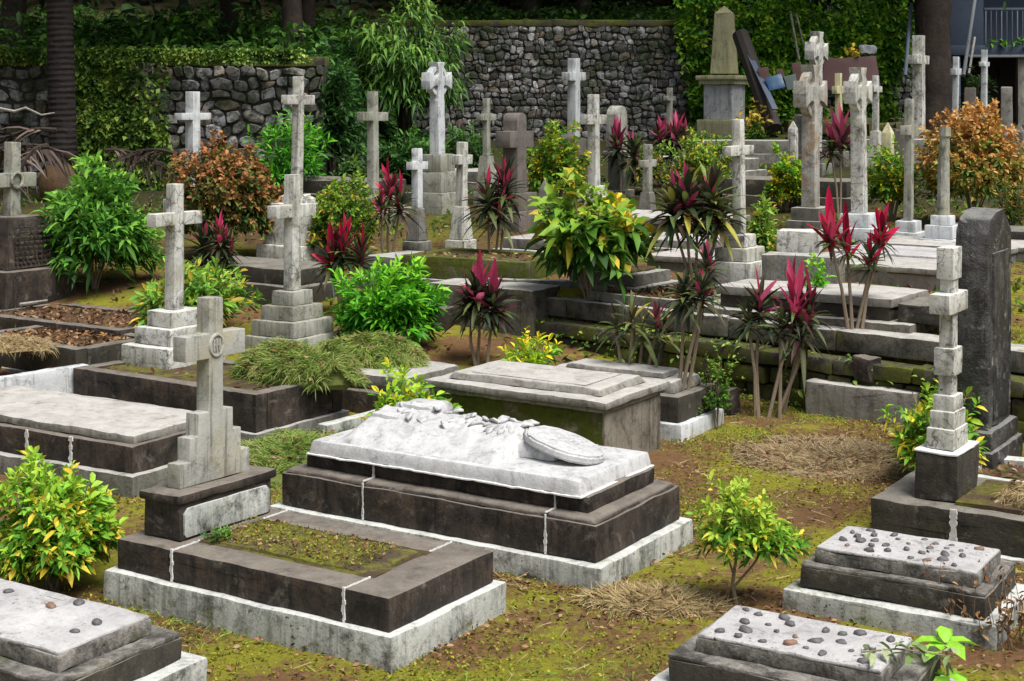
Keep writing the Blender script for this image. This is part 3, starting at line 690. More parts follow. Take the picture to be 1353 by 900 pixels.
# ---- O: stepped tomb right of the chest
oz = R(33)
tO = thing('stepped_tomb', 'small dark stepped tomb with pale slab and white plinth right of the chest tomb', 'tomb', grave_loc(.12, (900, 566), 1.5, .80, oz, .02), oz)
link('plinth', cbox(1.5, .80, -.15, .12, bev=.012), M['crosswhite'], tO)
link('dark_tier', cbox(1.4, .70, .122, .33, bev=.014, amp=.007), M['basaltm'], tO)
link('slab', cbox(1.24, .54, .332, .43, bev=.03, amp=.008, top=.02), M['flag'], tO)
link('upper_panel', cbox(.95, .34, .431, .47, bev=.014, amp=.006, top=.02), M['flag'], tO)

# ---- cobbled children's graves
PEB = []
for i in range(6):
    bm = bmesh.new(); bmesh.ops.create_icosphere(bm, subdivisions=2, radius=1)
    for v in bm.verts:
        v.co += noise.noise_vector(v.co * 1.1 + Vector((i * 5, 0, 0))) * .35; v.co = Vector((v.co.x * .030, v.co.y * .021, v.co.z * .015))
    me = to_me(bm, smooth=60); me.materials.append(M['pebblebrown'] if i == 5 else M['pebble']); PEB.append(me)
def cobbled(label, zs, F, L, W, az, dark_out, pl_out, hs, seed, npeb=26, ground=0, grid=True):
    c = grave_loc(zs, F, L, W, az, ground)
    o = thing('cobbled_grave', label, 'grave', c, az, 'small cobbled graves')
    a, b, d = hs      # plinth top, dark top, slab top
    link('plinth', cbox(L + pl_out, W + pl_out, -.12, a, bev=.014, amp=.008), M['lime'], o)
    link('dark_tier', cbox(L + dark_out, W + dark_out, a + .002, b - .02, bev=.016, amp=.010, step=.08), M['basaltm'], o)
    link('pitted_ledge', cbox(L + dark_out - .012, W + dark_out - .012, b - .021, b, bev=.008, amp=.008, step=.07), M['roughside'], o)
    link('slab_edge', cbox(L + .004, W + .004, b - .002, d - .014, bev=.012, amp=.010, step=.06), M['roughside'], o)
    s = link('slab', cbox(L - .008, W - .008, d - .02, d, bev=.012, amp=.006, step=.06), M['cobble'], o)
    rr = random.Random(seed); k = 0; pos = []
    for i in range(400):
        if k >= npeb: break
        x, y = rr.uniform(-L / 2 + .07, L / 2 - .07), rr.uniform(-W / 2 + .05, W / 2 - .05)
        if any((x - p[0]) ** 2 + (y - p[1]) ** 2 < (.078 if grid else .1) ** 2 for p in pos): continue
        pos.append((x, y)); sc = rr.uniform(.5, 1.3)
        p = link('pebble', PEB[rr.choice([0, 0, 1, 1, 2, 2, 3, 3, 4, 4, 5])], None, s, (x, y, d + .003), (rr.uniform(-.2, .2), rr.uniform(-.2, .2), rr.uniform(0, 6)))
        p.scale = (sc, sc, sc); k += 1
    return o
cobbled('pebble-studded grave beside the small yellow croton, under the dry hay', .33, (1290, 757), .86, .50, R(32), .13, .27, (.115, .25, .33), 3, 30)
cobbled('pebble-studded grave lowest at right, with fallen leaves by a pink flower', .31, (1165, 886), .86, .47, R(31), .20, .36, (.10, .23, .31), 9, 24)
cobbled('white rough-topped grave with few loose stones in the bottom left corner', .34, (76, 862), 1.25, .56, R(32), .20, .36, (.12, .25, .34), 5, 9, grid=False)

# ---- D: flat slab tomb, left
dz = R(31)
tD = thing('slab_tomb', 'dark tomb with broad brown flagstone lid at the left edge', 'tomb', grave_loc(.34, (175, 591), 2.3, .98, dz, 0), dz)
link('plinth', cbox(2.42, 1.10, -.12, .15, bev=.012, amp=.008), M['cement'], tD)
link('kerb', cbox(2.3, .98, .152, .34, bev=.010), M['basalt'], tD)
link('lid', cbox(2.2, .86, .342, .40, bev=.012, amp=.008), M['flag'], tD)
joint(tD, [(.55, -.493, .155), (.55, -.493, .338)], .03, 11); joint(tD, [(.1, -.493, .155), (.1, -.493, .338)], .03, 12)
k1, k2 = at(-10, 501, .42), at(118, 482, .42)
wk = thing('white_kerb', 'pale painted kerb wall behind the flagstone-lidded tomb at left', 'kerb', (k1.x, k1.y, 0)); wk.rotation_euler = (0, 0, math.atan2(k2.y - k1.y, k2.x - k1.x))
link('kerb', block(-.6, (k2 - k1).length, 0, .10, -.1, .42, .012, .006), M['crosswhite'], wk)

def kerbed(name, label, F, z, L, W, az, g, hk=.20, kw=.13, mat='basalt', soil='soilbrown', litter=160, plinth=.08, seed=1, pm='cement'):
    o = thing(name, label, 'grave', grave_loc(z, F, L, W, az, g), az)
    t = z - g
    if plinth: link('plinth', cbox(L + plinth, W + plinth, -.15, t - hk, bev=.012, amp=.008), M[pm], o)
    for a in ((-L / 2, L / 2, -W / 2, -W / 2 + kw), (-L / 2, L / 2, W / 2 - kw, W / 2)): link('kerb_side', block(*a, t - hk + .002, t, .010, .006), M[mat], o)
    for a in ((L / 2 - kw, L / 2, -W / 2 + kw + .002, W / 2 - kw - .002), (-L / 2, -L / 2 + kw, -W / 2 + kw + .002, W / 2 - kw - .002)): link('kerb_end', block(*a, t - hk + .002, t - .003, .010, .006), M[mat], o)
    link('soil_bed', block(-L / 2 + kw - .01, L / 2 - kw + .01, -W / 2 + kw - .01, W / 2 - kw + .01, t - hk, t - .025, 0, .015, .07), M[soil], o)
    if litter: leaves_on(o, 'leaf_litter', litter, L - 2 * kw, W - 2 * kw, t - .02, .06, 'litter', seed)
    return o
kerbed('kerbed_grave', 'dark kerbed grave full of dry leaves below the green bush at left', (156, 437), .50, 2.2, 1.1, R(33), .22, .24, seed=3, litter=420)
kerbed('kerbed_grave', 'brown kerbed grave heaped with straw at the left edge', (100, 462), .46, 1.6, .95, R(38), .12, .28, seed=4, litter=420, mat='basaltm')
# H: long dark kerb carrying cross and grass heap
kerbed('kerbed_grave', 'long dark kerbed grave carrying the broad cracked white cross and grass heap', (338, 522), .42, 2.15, 1.05, R(34), .1, .30, seed=5, litter=60, soil='soil')
# J: slab with rounded end
jz = R(33)
tJ = thing('slab_tomb', 'low grey slab grave with rounded end under cut grass by the chest tomb', 'tomb', grave_loc(.36, (535, 500), 1.6, .85, jz, .1), jz)
link('base', cbox(1.75, 1.02, -.15, .12, bev=.02, amp=.01), M['basalt'], tJ)
link('slab', cbox(1.6, .85, .122, .26, bev=.05, amp=.008), M['cement'], tJ)

# ================================================================== CROSSES
def latin(ah, sw, h, az_, aw, taper=0.0):
    """arm half-span, shaft half-width, height, arm centre, arm half-height"""
    b = sw * (1 + taper)
    a1 = az_ - aw; a2 = az_ + aw
    r = [(b, 0), (sw, a1), (ah, a1), (ah, a2), (sw * .98, a2), (sw * .94, h)]
    return r + [(-x, z) for x, z in r[::-1]]
def celtic_pts(head, Rr, sw, n=6):
    """flared four-armed head outline centred at head height, with shaft down to 0"""
    def arm(rot):
        pts = []
        for k in range(n + 1):
            t = k / n; pts.append((.30 * Rr + t * .70 * Rr, .22 * Rr + .24 * Rr * t ** 1.6))
        return pts
    A = arm(0); out = []
    # right half starting at the shaft's bottom
    out += [(sw * 1.1, 0), (sw, head - Rr * 1.05), (sw * .9, head - Rr * .95)]
    out += [(.26 * Rr, head - .30 * Rr)]
    out += [(x, head - y) for x, y in A[1:]]
    out += [(Rr * 1.05, head)]
    out += [(x, head + y) for x, y in A[::-1][:-1]]
    out += [(.24 * Rr, head + .28 * Rr)]
    out += [(y * .8, head + x) for x, y in A[1:]]
    return out + [(-x, z) for x, z in out[::-1]]
def ring_mesh(Ri, Ro, th, zc, seg=32):
    bm = bmesh.new(); R4 = []
    for k in range(seg):
        a = 2 * math.pi * k / seg; c, s = math.cos(a), math.sin(a)
        R4.append([bm.verts.new((sx, r * c, zc + r * s)) for r, sx in ((Ri, -th / 2), (Ro, -th / 2), (Ro, th / 2), (Ri, th / 2))])
    for k in range(seg):
        for j in range(4): bm.faces.new((R4[k][j], R4[(k + 1) % seg][j], R4[(k + 1) % seg][(j + 1) % 4], R4[k][(j + 1) % 4]))
    bmesh.ops.recalc_face_normals(bm, faces=bm.faces); return to_me(bm)
def steps(o, spec, mat):
    """spec: list of (half-x, half-y, height) from the ground up; returns top"""
    z = -.12
    first = True
    for hx, hy, hh in spec:
        z1 = (0 if first else z) + hh
        link('base_step', block(-hx, hx, -hy, hy, z, z1 - .002, .012, .006, .15), mat, o)
        z = z1; first = False
    return z
def cross(label, loc, pxtop, ah, sw, arm, th, spec, mat='cross', base=None, az=R(32), aw=None, style='latin', taper=.1, taperbase=None, group='stone grave crosses', topmat=None):
    if label in PXW:      # measured widths: shaft and whole arm span
        sp, ap = PXW[label]; k_ = FOC / loc.y; q_ = (loc.x / loc.y)
        vs_, us_ = k_ * (math.sin(az) - q_ * math.cos(az)), k_ * (math.cos(az) + q_ * math.sin(az))
        k_ = sp / (vs_ + us_); f_ = aw / sw if aw else 1.0
        sw, th = k_ / 2, k_; ah = (ap - th * us_) / (2 * vs_); aw = sw * f_
    o = thing('grave_cross', label, 'cross', loc, az, group)
    k_ = next((v for q, v in SF.items() if label.startswith(q)), 1.0)
    spec = [(a * k_, b * k_, c) for a, b, c in spec]
    if taperbase: taperbase = (taperbase[0] * k_, taperbase[1] * k_, taperbase[2], min(taperbase[3], taperbase[0] * k_ * .7), min(taperbase[4], taperbase[1] * k_ * .7))
    z = steps(o, spec, M[base or mat])
    if taperbase:
        hx, hy, hh, tx, ty = taperbase
        bm = bmesh.new(); r = bmesh.ops.create_cube(bm, size=1)
        for v in r['verts']:
            k = v.co.z > 0; v.co = Vector((v.co.x * 2 * (tx if k else hx), v.co.y * 2 * (ty if k else hy), z + (hh if k else 0)))
        bmesh.ops.bevel(bm, geom=list(bm.edges), offset=.012, segments=2, affect='EDGES'); split_long(bm, .1); rough(bm, .010, 6, nseed())
        link('pedestal', to_me(bm), M[base or mat], o); z += hh
    top = zat(pxtop, o.location.y) - loc.z
    hh = top - z; a = zat(arm, o.location.y) - loc.z - z
    if style == 'latin':
        s = link('cross_shaft', extrude_outline(latin(ah, sw, hh, a, aw or sw * 1.0, taper), th, .007, .004), M[mat], o, (0, 0, z + .001))
    elif style == 'round':
        r_ = [(sw * 1.05, 0), (sw, a - (aw or sw)), (ah, a - (aw or sw)), (ah, a + (aw or sw)), (sw, a + (aw or sw)), (sw, hh - sw * .9)] + [(sw * math.cos(q), hh - sw * .9 + sw * .9 * math.sin(q)) for q in (.4, .8, 1.2)]
        s = link('cross_shaft', extrude_outline(r_ + [(0, hh)] + [(-x, zz_) for x, zz_ in r_[::-1]], th, .012, .006), M[mat], o, (0, 0, z + .001))
    else:
        s = link('cross_shaft', extrude_outline(celtic_pts(a, ah, sw), th, .006, .004), M[mat], o, (0, 0, z + .001))
        link('ring', ring_mesh(ah * .62, ah * .82, th * .62, a + z), M[mat], o)
    return o, z
PXW = {'broad cracked white cross on three steps, standing on the long dark kerb': (25, 74), 'cracked white cross on four weathered steps beside the red cordyline': (22.5, 65), 'grey ringed cross on an inscribed pedestal at the left edge': (23, 66), 'white cracked cross on three square steps at the head of the terrace slab': (17.5, 42), 'bright whitewashed cross rising behind the orange croton, by the boulder wall': (20, 49), 'slim tall white cross behind the orange croton, with rough stone at its foot': (16, 45), 'tall plain grey cross before the drooping green tree': (15.6, 42), 'ringed white cross high on a three-step grey base': (20, 40), 'small white cross with tapered foot beside the dull red cordyline': (15, 29), 'small white cross with notched tapered pedestal near the three-step base': (15.5, 28), 'pale cross on a rough lettered rock pedestal left of the brown cross': (10.5, 27), 'massive dull brown cross with rounded top': (32, 51), 'white cross on brown block in front of the dark retaining wall': (17, 32), 'bold white cross behind the variegated croton': (16.5, 36), 'small grey cross with tapered pedestal on a rounded white block': (13, 25), 'tiny pale cross against the ivy-covered wall, left of the obelisk': (8.5, 17), 'flared white cross on worn steps, rust-stained shaft, in front of a taller twin': (24, 45), 'flared white cross farthest back, its head above the rust-stained twin': (17, 31), 'flared white cross on two clean square steps by the red cordyline': (22, 38), 'small yellowed cross with notched arms between the two flared crosses': (10, 18), 'white cross with tapering foot half hidden behind the second flared cross': (9.5, 18), 'tall white cross with green-yellow top against the big tree trunk': (17.5, 29), 'grey cross with short arms beside the golden croton': (13.5, 25), 'thin white cross by the leaning pole under the blue house': (9, 15), 'slim bluish cross in front of the dark veranda': (9, 14)}
SF = {'ringed white': .40, 'small white cross with': .58, 'pale cross on': .55, 'white cross on brown': .5, 'bold white': .48, 'small grey cross': .58, 'flared white cross on two': .68, 'flared': .58, 'small yellowed': .62, 'white cross with tap': .6, 'grey cross with short': .55, 'cracked white cross on four': .76, 'white cracked cross on three': .82, 'massive': .72}
def P_(px, py): return gsolve(px, py)
def PY(px, Y, dz=0): return Vector((xat(px, Y), Y, G(xat(px, Y), Y) + dz))

# L2, on the head end of the long kerbed grave
f = at(222, 485, .42); pc = f + Vector((-math.cos(AZ), math.sin(AZ), 0)) * .29 + Vector((math.sin(AZ), math.cos(AZ), 0)) * .36
cross('broad cracked white cross on three steps, standing on the long dark kerb', pc, 243, .34, .088, 289, .17, [(.29, .36, .15), (.22, .27, .15), (.15, .19, .14)], 'cross', aw=.085)
f = at(388, 470, .30); pc = f + Vector((-math.cos(AZ), math.sin(AZ), 0)) * .36 + Vector((math.sin(AZ), math.cos(AZ), 0)) * .40
cross('cracked white cross on four weathered steps beside the red cordyline', pc, 231, .32, .085, 279, .17, [(.42, .46, .13), (.36, .40, .15), (.27, .30, .14), (.18, .20, .14)], 'cross', base='crossgrey', aw=.09)
# far-left inscribed cross
pc = PY(14, 16.8)
o, z = cross('grey ringed cross on an inscribed pedestal at the left edge', pc, 188, .36, .11, 238, .20, [(.50, .48, .36)], 'crossgrey', base='basalt', aw=.13, taperbase=(.36, .34, .56, .33, .31))
bm = bmesh.new(); tube(bm, [(.085, .075 * math.cos(2 * math.pi * k / 20), .085 * math.sin(2 * math.pi * k / 20)) for k in range(21)], .016, 6, False)
link('boss', to_me(bm), M['crossgrey'], o, (0, 0, zat(238, 16.8) - pc.z))
bm = bmesh.new(); rr = random.Random(3)
for k in range(8):
    y = -.24
    while y < .22:
        l = rr.uniform(.02, .06); add_block(bm, .352, .366, y, y + l, .42 + k * .055, .44 + k * .055, 0); y += l + .02
link('inscription', to_me(bm), M['basalt'], o)
# N: blocky stepped cross at right, on its own dark kerbed grave
nz_ = R(33)
tN = thing('kerbed_grave', 'dark kerbed grave with dry hay on top at the right edge', 'grave', frame(at(1150, 657, .26) + Vector((math.cos(nz_), -math.sin(nz_), 0)) * 1.9, nz_, 1.9, .9) * 1.0, nz_)
tN.location.z = 0; bpy.context.view_layer.update()
NL, NW = 1.9, .9
link('plinth', cbox(NL + .1, NW + .1, -.15, .03, bev=.012), M['lime'], tN)
link('kerb', cbox(NL, NW, .032, .255, bev=.012, amp=.008), M['basaltm'], tN)
link('soil_bed', block(-NL / 2 + .5, NL / 2 - .1, -NW / 2 + .12, NW / 2 - .12, .25, .275, 0, .01, .08), M['soil'], tN)
joint(tN, [(-NL / 2 + .52, -NW / 2 - .003, .035), (-NL / 2 + .52, -NW / 2 - .003, .254)], .05, 21)
cN = tN.matrix_basis @ Vector((-NL / 2 + .36, -.06, .256))
o = thing('grave_cross', 'pale blocky stepped cross on rough dark block beside the black monolith', 'cross', cN, nz_, 'stone grave crosses')
link('base_block', cbox(.27, .47, 0, .285, bev=.012, amp=.010), M['basaltm'], o)
link('mortar_bed', cbox(.275, .475, .286, .298, bev=.003, amp=.006, step=.05), M['joint'], o)
bm = bmesh.new()
def zz(py): return zat(py, cN.y) - cN.z
for hx, hy, a, b in ((.088, .155, 592, 562), (.078, .125, 563, 540), (.068, .095, 541, 520), (.044, .055, 522, 328), (.064, .092, 494, 458), (.064, .20, 412, 386), (.055, .092, 368, 326)):
    add_block(bm, -hx, hx, -hy, hy, zz(a) if a < 590 else .299, zz(b), .008)
split_long(bm, .1); rough(bm, .003, 5, 3)
link('cross_shaft', to_me(bm), M['cross'], o)
# black monolith
pm = Vector((xat(1300, 11.05), 11.05, .05)); mz = R(33)
o = thing('black_headstone', 'tall weathered black monolith headstone behind the blocky stepped cross', 'headstone', pm, mz)
link('base', cbox(.36, .80, -.1, .20, bev=.03, amp=.012), M['black'], o)
link('upper_base', cbox(.31, .72, .201, .34, bev=.03, amp=.010), M['black'], o)
t_ = zat(276, 11.05) - pm.z
pts = [(.30, .342), (.31, t_ - .34), (.285, t_ - .16), (.20, t_ - .04), (.08, t_), (-.10, t_ - .01), (-.22, t_ - .05), (-.29, t_ - .16), (-.31, t_ - .36), (-.30, .342)]
link('monolith', extrude_outline(pts, .235, .02, .014, .12), M['black'], o)
link('carved_panel', block(.10, .128, -.20, .20, .40, t_ - .3, .008, .008), M['black'], o)
tag(kerbed('kerbed_grave', 'white kerbed plot behind the hay grave at the right edge', (1405, 648), .17, .78, .8, R(33), 0, .17, mat='lime', soil='soil', litter=60, plinth=0, seed=7))
# block at the wall foot
bl = at(1060, 549, .0)
o = thing('stone_block', 'pale stone block lying at the foot of the terrace wall', 'stone block', (bl.x, bl.y, .0), R(36))
link('block', block(.02, 1.02, 0, .26, -.1, .30, .02, .012), M['flag'], o)
for i, (px, py, sx, sz) in enumerate(((957, 540, .22, .22), (1090, 536, .20, .14), (1090, 470, .18, .15))):
    p = gsolve(px, py + 6) if i < 2 else Vector((xat(1145, 12.95), 12.95, zat(494, 12.95)))
    o = thing('dark_boulder', ('black squared stone leaning on the terrace wall left of the spreading cordyline', 'dark stone right of the spreading cordyline by the pale block', 'black cut stone jutting from the terrace wall above the pale block')[i], 'stone', p, R(35 + i * 7))
    link('stone', block(-sx / 2, sx / 2, -.08, .10, -.06, sz, .025, .02, .06), M['basalt'], o)

# ---- P : slab with three-step cross, on the terrace
pz = R(36)
F_ = (1178, 396); LP, WP = 1.75, .90
tP = thing('slab_tomb', 'grey slab tomb on the terrace behind the three-stemmed cordylines', 'tomb', grave_loc(.97, F_, LP, WP, pz, .67), pz)
link('kerb', cbox(LP + .42, WP + .20, -.12, .10, bev=.012, amp=.008), M['coping'], tP)
link('body', cbox(LP - .06, WP - .06, .10, .22, bev=.01, amp=.008), M['basaltm'], tP)
link('slab', cbox(LP, WP, .222, .30, bev=.014, amp=.006), M['flag'], tP)
o = thing('stone_block', 'mossy dark block at the foot of the terrace slab tomb', 'stone block', tP.matrix_basis @ Vector((LP / 2 + .26, 0, .10)), pz)
link('block', cbox(.44, WP - .04, .001, .17, bev=.02, amp=.012), M['basaltm'], o)
f = at(995, 368, .972); pc = f + Vector((-math.cos(pz), math.sin(pz), 0)) * .30 + Vector((math.sin(pz), math.cos(pz), 0)) * .30
cross('white cracked cross on three square steps at the head of the terrace slab', pc, 158, .27, .078, 199, .16, [(.30, .32, .14), (.225, .245, .135), (.15, .165, .13)], 'cross', aw=.078, az=pz)
# big white slabs
pv = R(36); vdir = Vector((math.sin(pv), math.cos(pv), 0)); f0 = at(1246, 357, .98)
for i in range(4):
    L_, W_, z_ = (1.75, 1.02, .98 + i * .018) if i < 3 else (1.7, 1.2, 1.02)
    c = frame(f0 + vdir * 1.05 * i, pv, L_, W_) if i < 3 else frame(at(1400, 330, 1.02), pv, L_, W_)
    g_ = .72 + .03 * i; c.z = g_
    o = thing('slab_tomb', ('broad pale slab just left of the black monolith, nearest of the terrace paving', 'second pale slab of the terrace paving, left of the black monolith', 'farthest pale terrace slab, in front of the stepped broken column', 'pale slab tomb beyond the black monolith at the right edge')[i], 'tomb', c, pv)
    link('body', cbox(L_ - .06, W_ - .02, -.25, z_ - g_ - .062, bev=.012), M['brown' if i == 0 else 'cement'], o)
    link('slab', cbox(L_, W_, z_ - g_ - .06, z_ - g_, bev=.012, amp=.006), M['flag' if i != 1 else 'cobble'], o)
# white marble block
pp = PY(1057, 15.3)
o = thing('marble_block', 'white marble block in front of the tall flared cross', 'stone block', pp, R(20))
link('block', cbox(.42, .3, -.1, zat(304, 15.3) - pp.z, bev=.012), M['cross'], o)
pp = PY(1065, 14.75)
o = thing('stone_ledge', 'low grey ledge in front of the white marble block', 'ledge', pp, R(24))
link('ledge', block(-.42, .34, -.10, .2, -.2, zat(337, 14.75) - pp.z, .015, .008), M['cement'], o)
# ---- centre: kerb steps and plots on the terrace
kerbed('kerbed_grave', 'leafy brown plot with pale kerb behind the terrace coping', (905, 398), .80, 1.15, .95, R(40), .65, .09, .05, mat='cement', soil='soilbrown', litter=380, plinth=0, seed=12)
o = thing('stepped_grave', 'white two-step grave base beside the large variegated croton', 'grave', grave_loc(.93, (842, 366), 1.0, .9, R(37), .66), R(37))
link('base_step', cbox(1.0, .9, -.12, .15, bev=.012), M['flag'], o); link('base_step', cbox(.82, .72, .151, .27, bev=.012), M['flag'], o)
link('moss_bed', cbox(.6, .5, .27, .295, bev=.01, amp=.01), M['soil'], o)
o = thing('kerbstone', 'grey kerbstone step behind the crimson cordyline', 'kerb', grave_loc(.86, (792, 372), 1.3, .5, R(14), .66), R(14))
link('kerb', cbox(1.5, .12, -.15, .17, bev=.012), M['cement'], o)
kerbed('kerbed_grave', 'mossy green kerbed grave behind the crimson cordyline', (694, 347), 1.0, 1.6, 1.0, R(30), .55, .24, .12, mat='chest', soil='soil', litter=80, plinth=.12, seed=14)
o = thing('stone_slab', 'long grey step slab leading up beside the green bush', 'step', grave_loc(.80, (700, 384), 1.2, .5, R(33), .64), R(33))
link('slab', cbox(1.3, .55, -.35, .16, bev=.016, amp=.008), M['coping'], o)
o = thing('slab_tomb', 'grey flat tomb with dark side behind the variegated croton', 'tomb', grave_loc(1.2, (935, 292), 2.0, 1.2, R(36), .83), R(36))
link('body', cbox(1.94, 1.14, -.1, .29, bev=.012), M['basaltm'], o); link('slab', cbox(2.0, 1.2, .291, .37, bev=.014), M['flag'], o)
o = thing('slab_tomb', 'low stone tomb beside the bushy cordyline with yellow lower leaves', 'tomb', grave_loc(.98, (975, 345), 1.2, .8, R(36), .74), R(36))
link('body', cbox(1.14, .74, -.1, .17, bev=.012), M['cement'], o); link('slab', cbox(1.2, .8, .171, .24, bev=.014), M['flag'], o)
o = thing('wall_tablet', 'sunken brown tablet with worn frame behind the crimson cordyline stems', 'tablet', Vector((xat(545, 15.7), 15.7, zat(450, 15.7))), R(20))
link('tablet', block(-.30, .30, 0, .08, 0, .20, .02, .008), M['brown'], o); link('frame', block(-.36, .36, .04, .5, -.12, .34, .02, .012), M['basalt'], o)

# ---- the standing crosses, from left to right
S1 = [(.20, .22, .12)]
cross('bright whitewashed cross rising behind the orange croton, by the boulder wall', PY(255, 22.5), 121, .29, .13, 154, .16, [(.3, .32, .2)], 'crosswhite', aw=.085)
o, _ = cross('slim tall white cross behind the orange croton, with rough stone at its foot', PY(391, 18.6), 101, .29, .082, 132, .14, [(.33, .36, .22), (.27, .28, .50)], 'cross', aw=.09)
bm = bmesh.new()
for k in range(16):
    a = random.uniform(0, 6.28); r_ = random.uniform(.05, .2); add_block(bm, r_ * math.cos(a) - .05, r_ * math.cos(a) + .05, r_ * math.sin(a) - .05, r_ * math.sin(a) + .05, .70, .76 + random.uniform(0, .05), .015)
rough(bm, .03, 9, 2); link('rubble_heap', to_me(bm), M['cross'], o)
cross('tall plain grey cross before the drooping green tree', PY(493, 22), 121, .35, .095, 154, .17, [(.40, .45, .14), (.30, .34, .16)], 'crossgrey', aw=.10)
cross('ringed white cross high on a three-step grey base', PY(579, 22.5), 77, .36, .115, 107, .19, [(.62, .64, .30), (.52, .54, .30), (.46, .48, .26)], 'crosswhite', base='crossgrey', style='celtic')
o, _ = cross('small white cross with tapered foot beside the dull red cordyline', PY(551, 18.2), 196, .19, .062, 219, .10, [(.24, .24, .20), (.22, .22, .12)], 'crosswhite', base='cement', aw=.06, taperbase=(.17, .19, .40, .07, .07))
cross('small white cross with notched tapered pedestal near the three-step base', PY(609, 19.2), 188, .20, .068, 211, .11, [(.24, .26, .16)], 'cross', aw=.075, taperbase=(.20, .20, .42, .08, .075))
cross('pale cross on a rough lettered rock pedestal left of the brown cross', PY(643, 23.5), 130, .25, .075, 155, .13, [(.26, .3, .2)], 'crossgrey', aw=.085, taperbase=(.22, .26, .55, .09, .09))
cross('massive dull brown cross with rounded top', PY(680, 21), 149, .34, .15, 184, .26, [(.36, .42, .25), (.30, .34, .24)], 'brown', aw=.14, style='round')
cross('white cross on brown block in front of the dark retaining wall', PY(758, 33), 77, .42, .15, 101, .22, [(.40, .44, .35)], 'crosswhite', base='brown', aw=.13)
cross('bold white cross behind the variegated croton', PY(785, 23), 125, .36, .11, 158, .19, [(.40, .42, .18), (.30, .32, .16)], 'cross', aw=.115)
o = thing('rounded_headstone', 'narrow round-topped headstone on a column behind the pink cordyline', 'headstone', PY(815, 24.5), R(32))
pts = [(.13, .75), (.14, 1.05), (.13, 1.3)] + [(.13 * math.cos(a), 1.32 + .16 * math.sin(a)) for a in np.linspace(.1, math.pi - .1, 9)] + [(-.13, 1.3), (-.14, 1.05), (-.13, .75)]
link('headstone', extrude_outline([(a * 1.35, b) for a, b in pts], .20, .012), M['crossgrey'], o)
link('column', cbox(.22, .22, .0, .66, bev=.02, amp=.01), M['cement'], o); link('capital', cbox(.34, .38, .661, .75, bev=.03), M['cement'], o); link('base_step', cbox(.42, .46, -.1, .12, bev=.02), M['cement'], o)
cross('small grey cross with tapered pedestal on a rounded white block', PY(855, 21.3), 191, .17, .065, 216, .11, [(.26, .28, .16)], 'crossgrey', base='cement', aw=.062, taperbase=(.17, .2, .30, .085, .085))
cross('tiny pale cross against the ivy-covered wall, left of the obelisk', PY(884, 34), 116, .22, .085, 130, .14, [(.2, .2, .3)], 'crossgrey', aw=.08)
cross('flared white cross on worn steps, rust-stained shaft, in front of a taller twin', PY(1071, 20.5), 84, .34, .13, 124, .25, [(.42, .48, .14), (.34, .38, .17)], 'rust', base='cement', style='celtic')
cross('flared white cross farthest back, its head above the rust-stained twin', PY(1077, 28.5), 38, .36, .13, 68, .22, [(.42, .48, .2), (.34, .38, .2)], 'cross', base='cement', style='celtic')
cross('flared white cross on two clean square steps by the red cordyline', PY(1136, 19.3), 86, .33, .12, 122, .24, [(.42, .44, .20), (.28, .30, .17)], 'cross', base='crosswhite', style='celtic')
cross('small yellowed cross with notched arms between the two flared crosses', PY(1109, 30), 97, .20, .075, 119, .14, [(.24, .26, .3)], 'yellow', base='cement', aw=.10, taperbase=(.17, .18, .42, .08, .08))
cross('white cross with tapering foot half hidden behind the second flared cross', PY(1157, 29), 100, .20, .075, 118, .13, [(.24, .26, .25)], 'cross', aw=.08, taperbase=(.2, .22, .52, .09, .09))
cross('tall white cross with green-yellow top against the big tree trunk', PY(1214, 31), 47, .40, .155, 79, .20, [(.44, .46, .3)], 'cross', base='cement', aw=.13)
bm = None
cross('grey cross with short arms beside the golden croton', PY(1200, 19.6), 131, .22, .085, 172, .14, [(.34, .36, .10), (.24, .26, .14)], 'crossgrey', base='crosswhite', aw=.10)
o = thing('broken_column', 'broken grey column on three white square steps before the golden croton', 'column', PY(1246, 18.6), R(33), 'stone grave crosses')
z = steps(o, [(.23, .24, .15), (.175, .185, .16), (.12, .12, .12)], M['crosswhite'])
bm = bmesh.new(); tt = zat(168, 18.6) - o.location.z
tube(bm, [(0, 0, z - .01), (.01, 0, z + (tt - z) * .5), (.015, .01, tt - .12), (.02, .01, tt - .11), (.02, .01, tt)], [.078, .070, .062, .078, .070], 10); split_long(bm, .06); rough(bm, .008, 9, 4)
link('column', to_me(bm), M['crossgrey'], o)
cross('thin white cross by the leaning pole under the blue house', PY(1262, 34), 75, .26, .075, 95, .12, [(.26, .26, .3)], 'crosswhite', aw=.09)
cross('slim bluish cross in front of the dark veranda', PY(1300, 32), 66, .24, .085, 85, .13, [(.26, .26, .3)], 'crosswhite', aw=.07)
# small posts and stones
for px, Y, top, wd, mt, lb in ((720, 19.5, 238, .06, 'cement', 'little pointed grey post left of the variegated croton'), (1173, 27, 162, .09, 'yellow', 'short pointed yellowish marker behind the grey short-armed cross'), (1347, 24, 163, .07, 'cement', 'small pointed stone at the right edge beside the golden croton'), (1048, 27, 160, .07, 'cross', 'small white pointed marker by the pedestal left of the flared crosses')):
    o = thing('grave_marker', lb, 'marker', PY(px, Y), R(32), 'small pointed grave markers'); hh = zat(top, Y) - o.location.z
    bm = bmesh.new(); add_block(bm, -wd, wd, -wd, wd, -.1, hh - wd * 2, .01); link('post', to_me(bm), M[mt], o)
    bm = bmesh.new(); bmesh.ops.create_cone(bm, cap_ends=True, segments=4, radius1=wd * 1.35, radius2=.01, depth=wd * 2, matrix=Matrix.Translation((0, 0, hh - wd)) @ Matrix.Rotation(R(45), 4, 'Z')); link('tip', to_me(bm), M[mt], o)
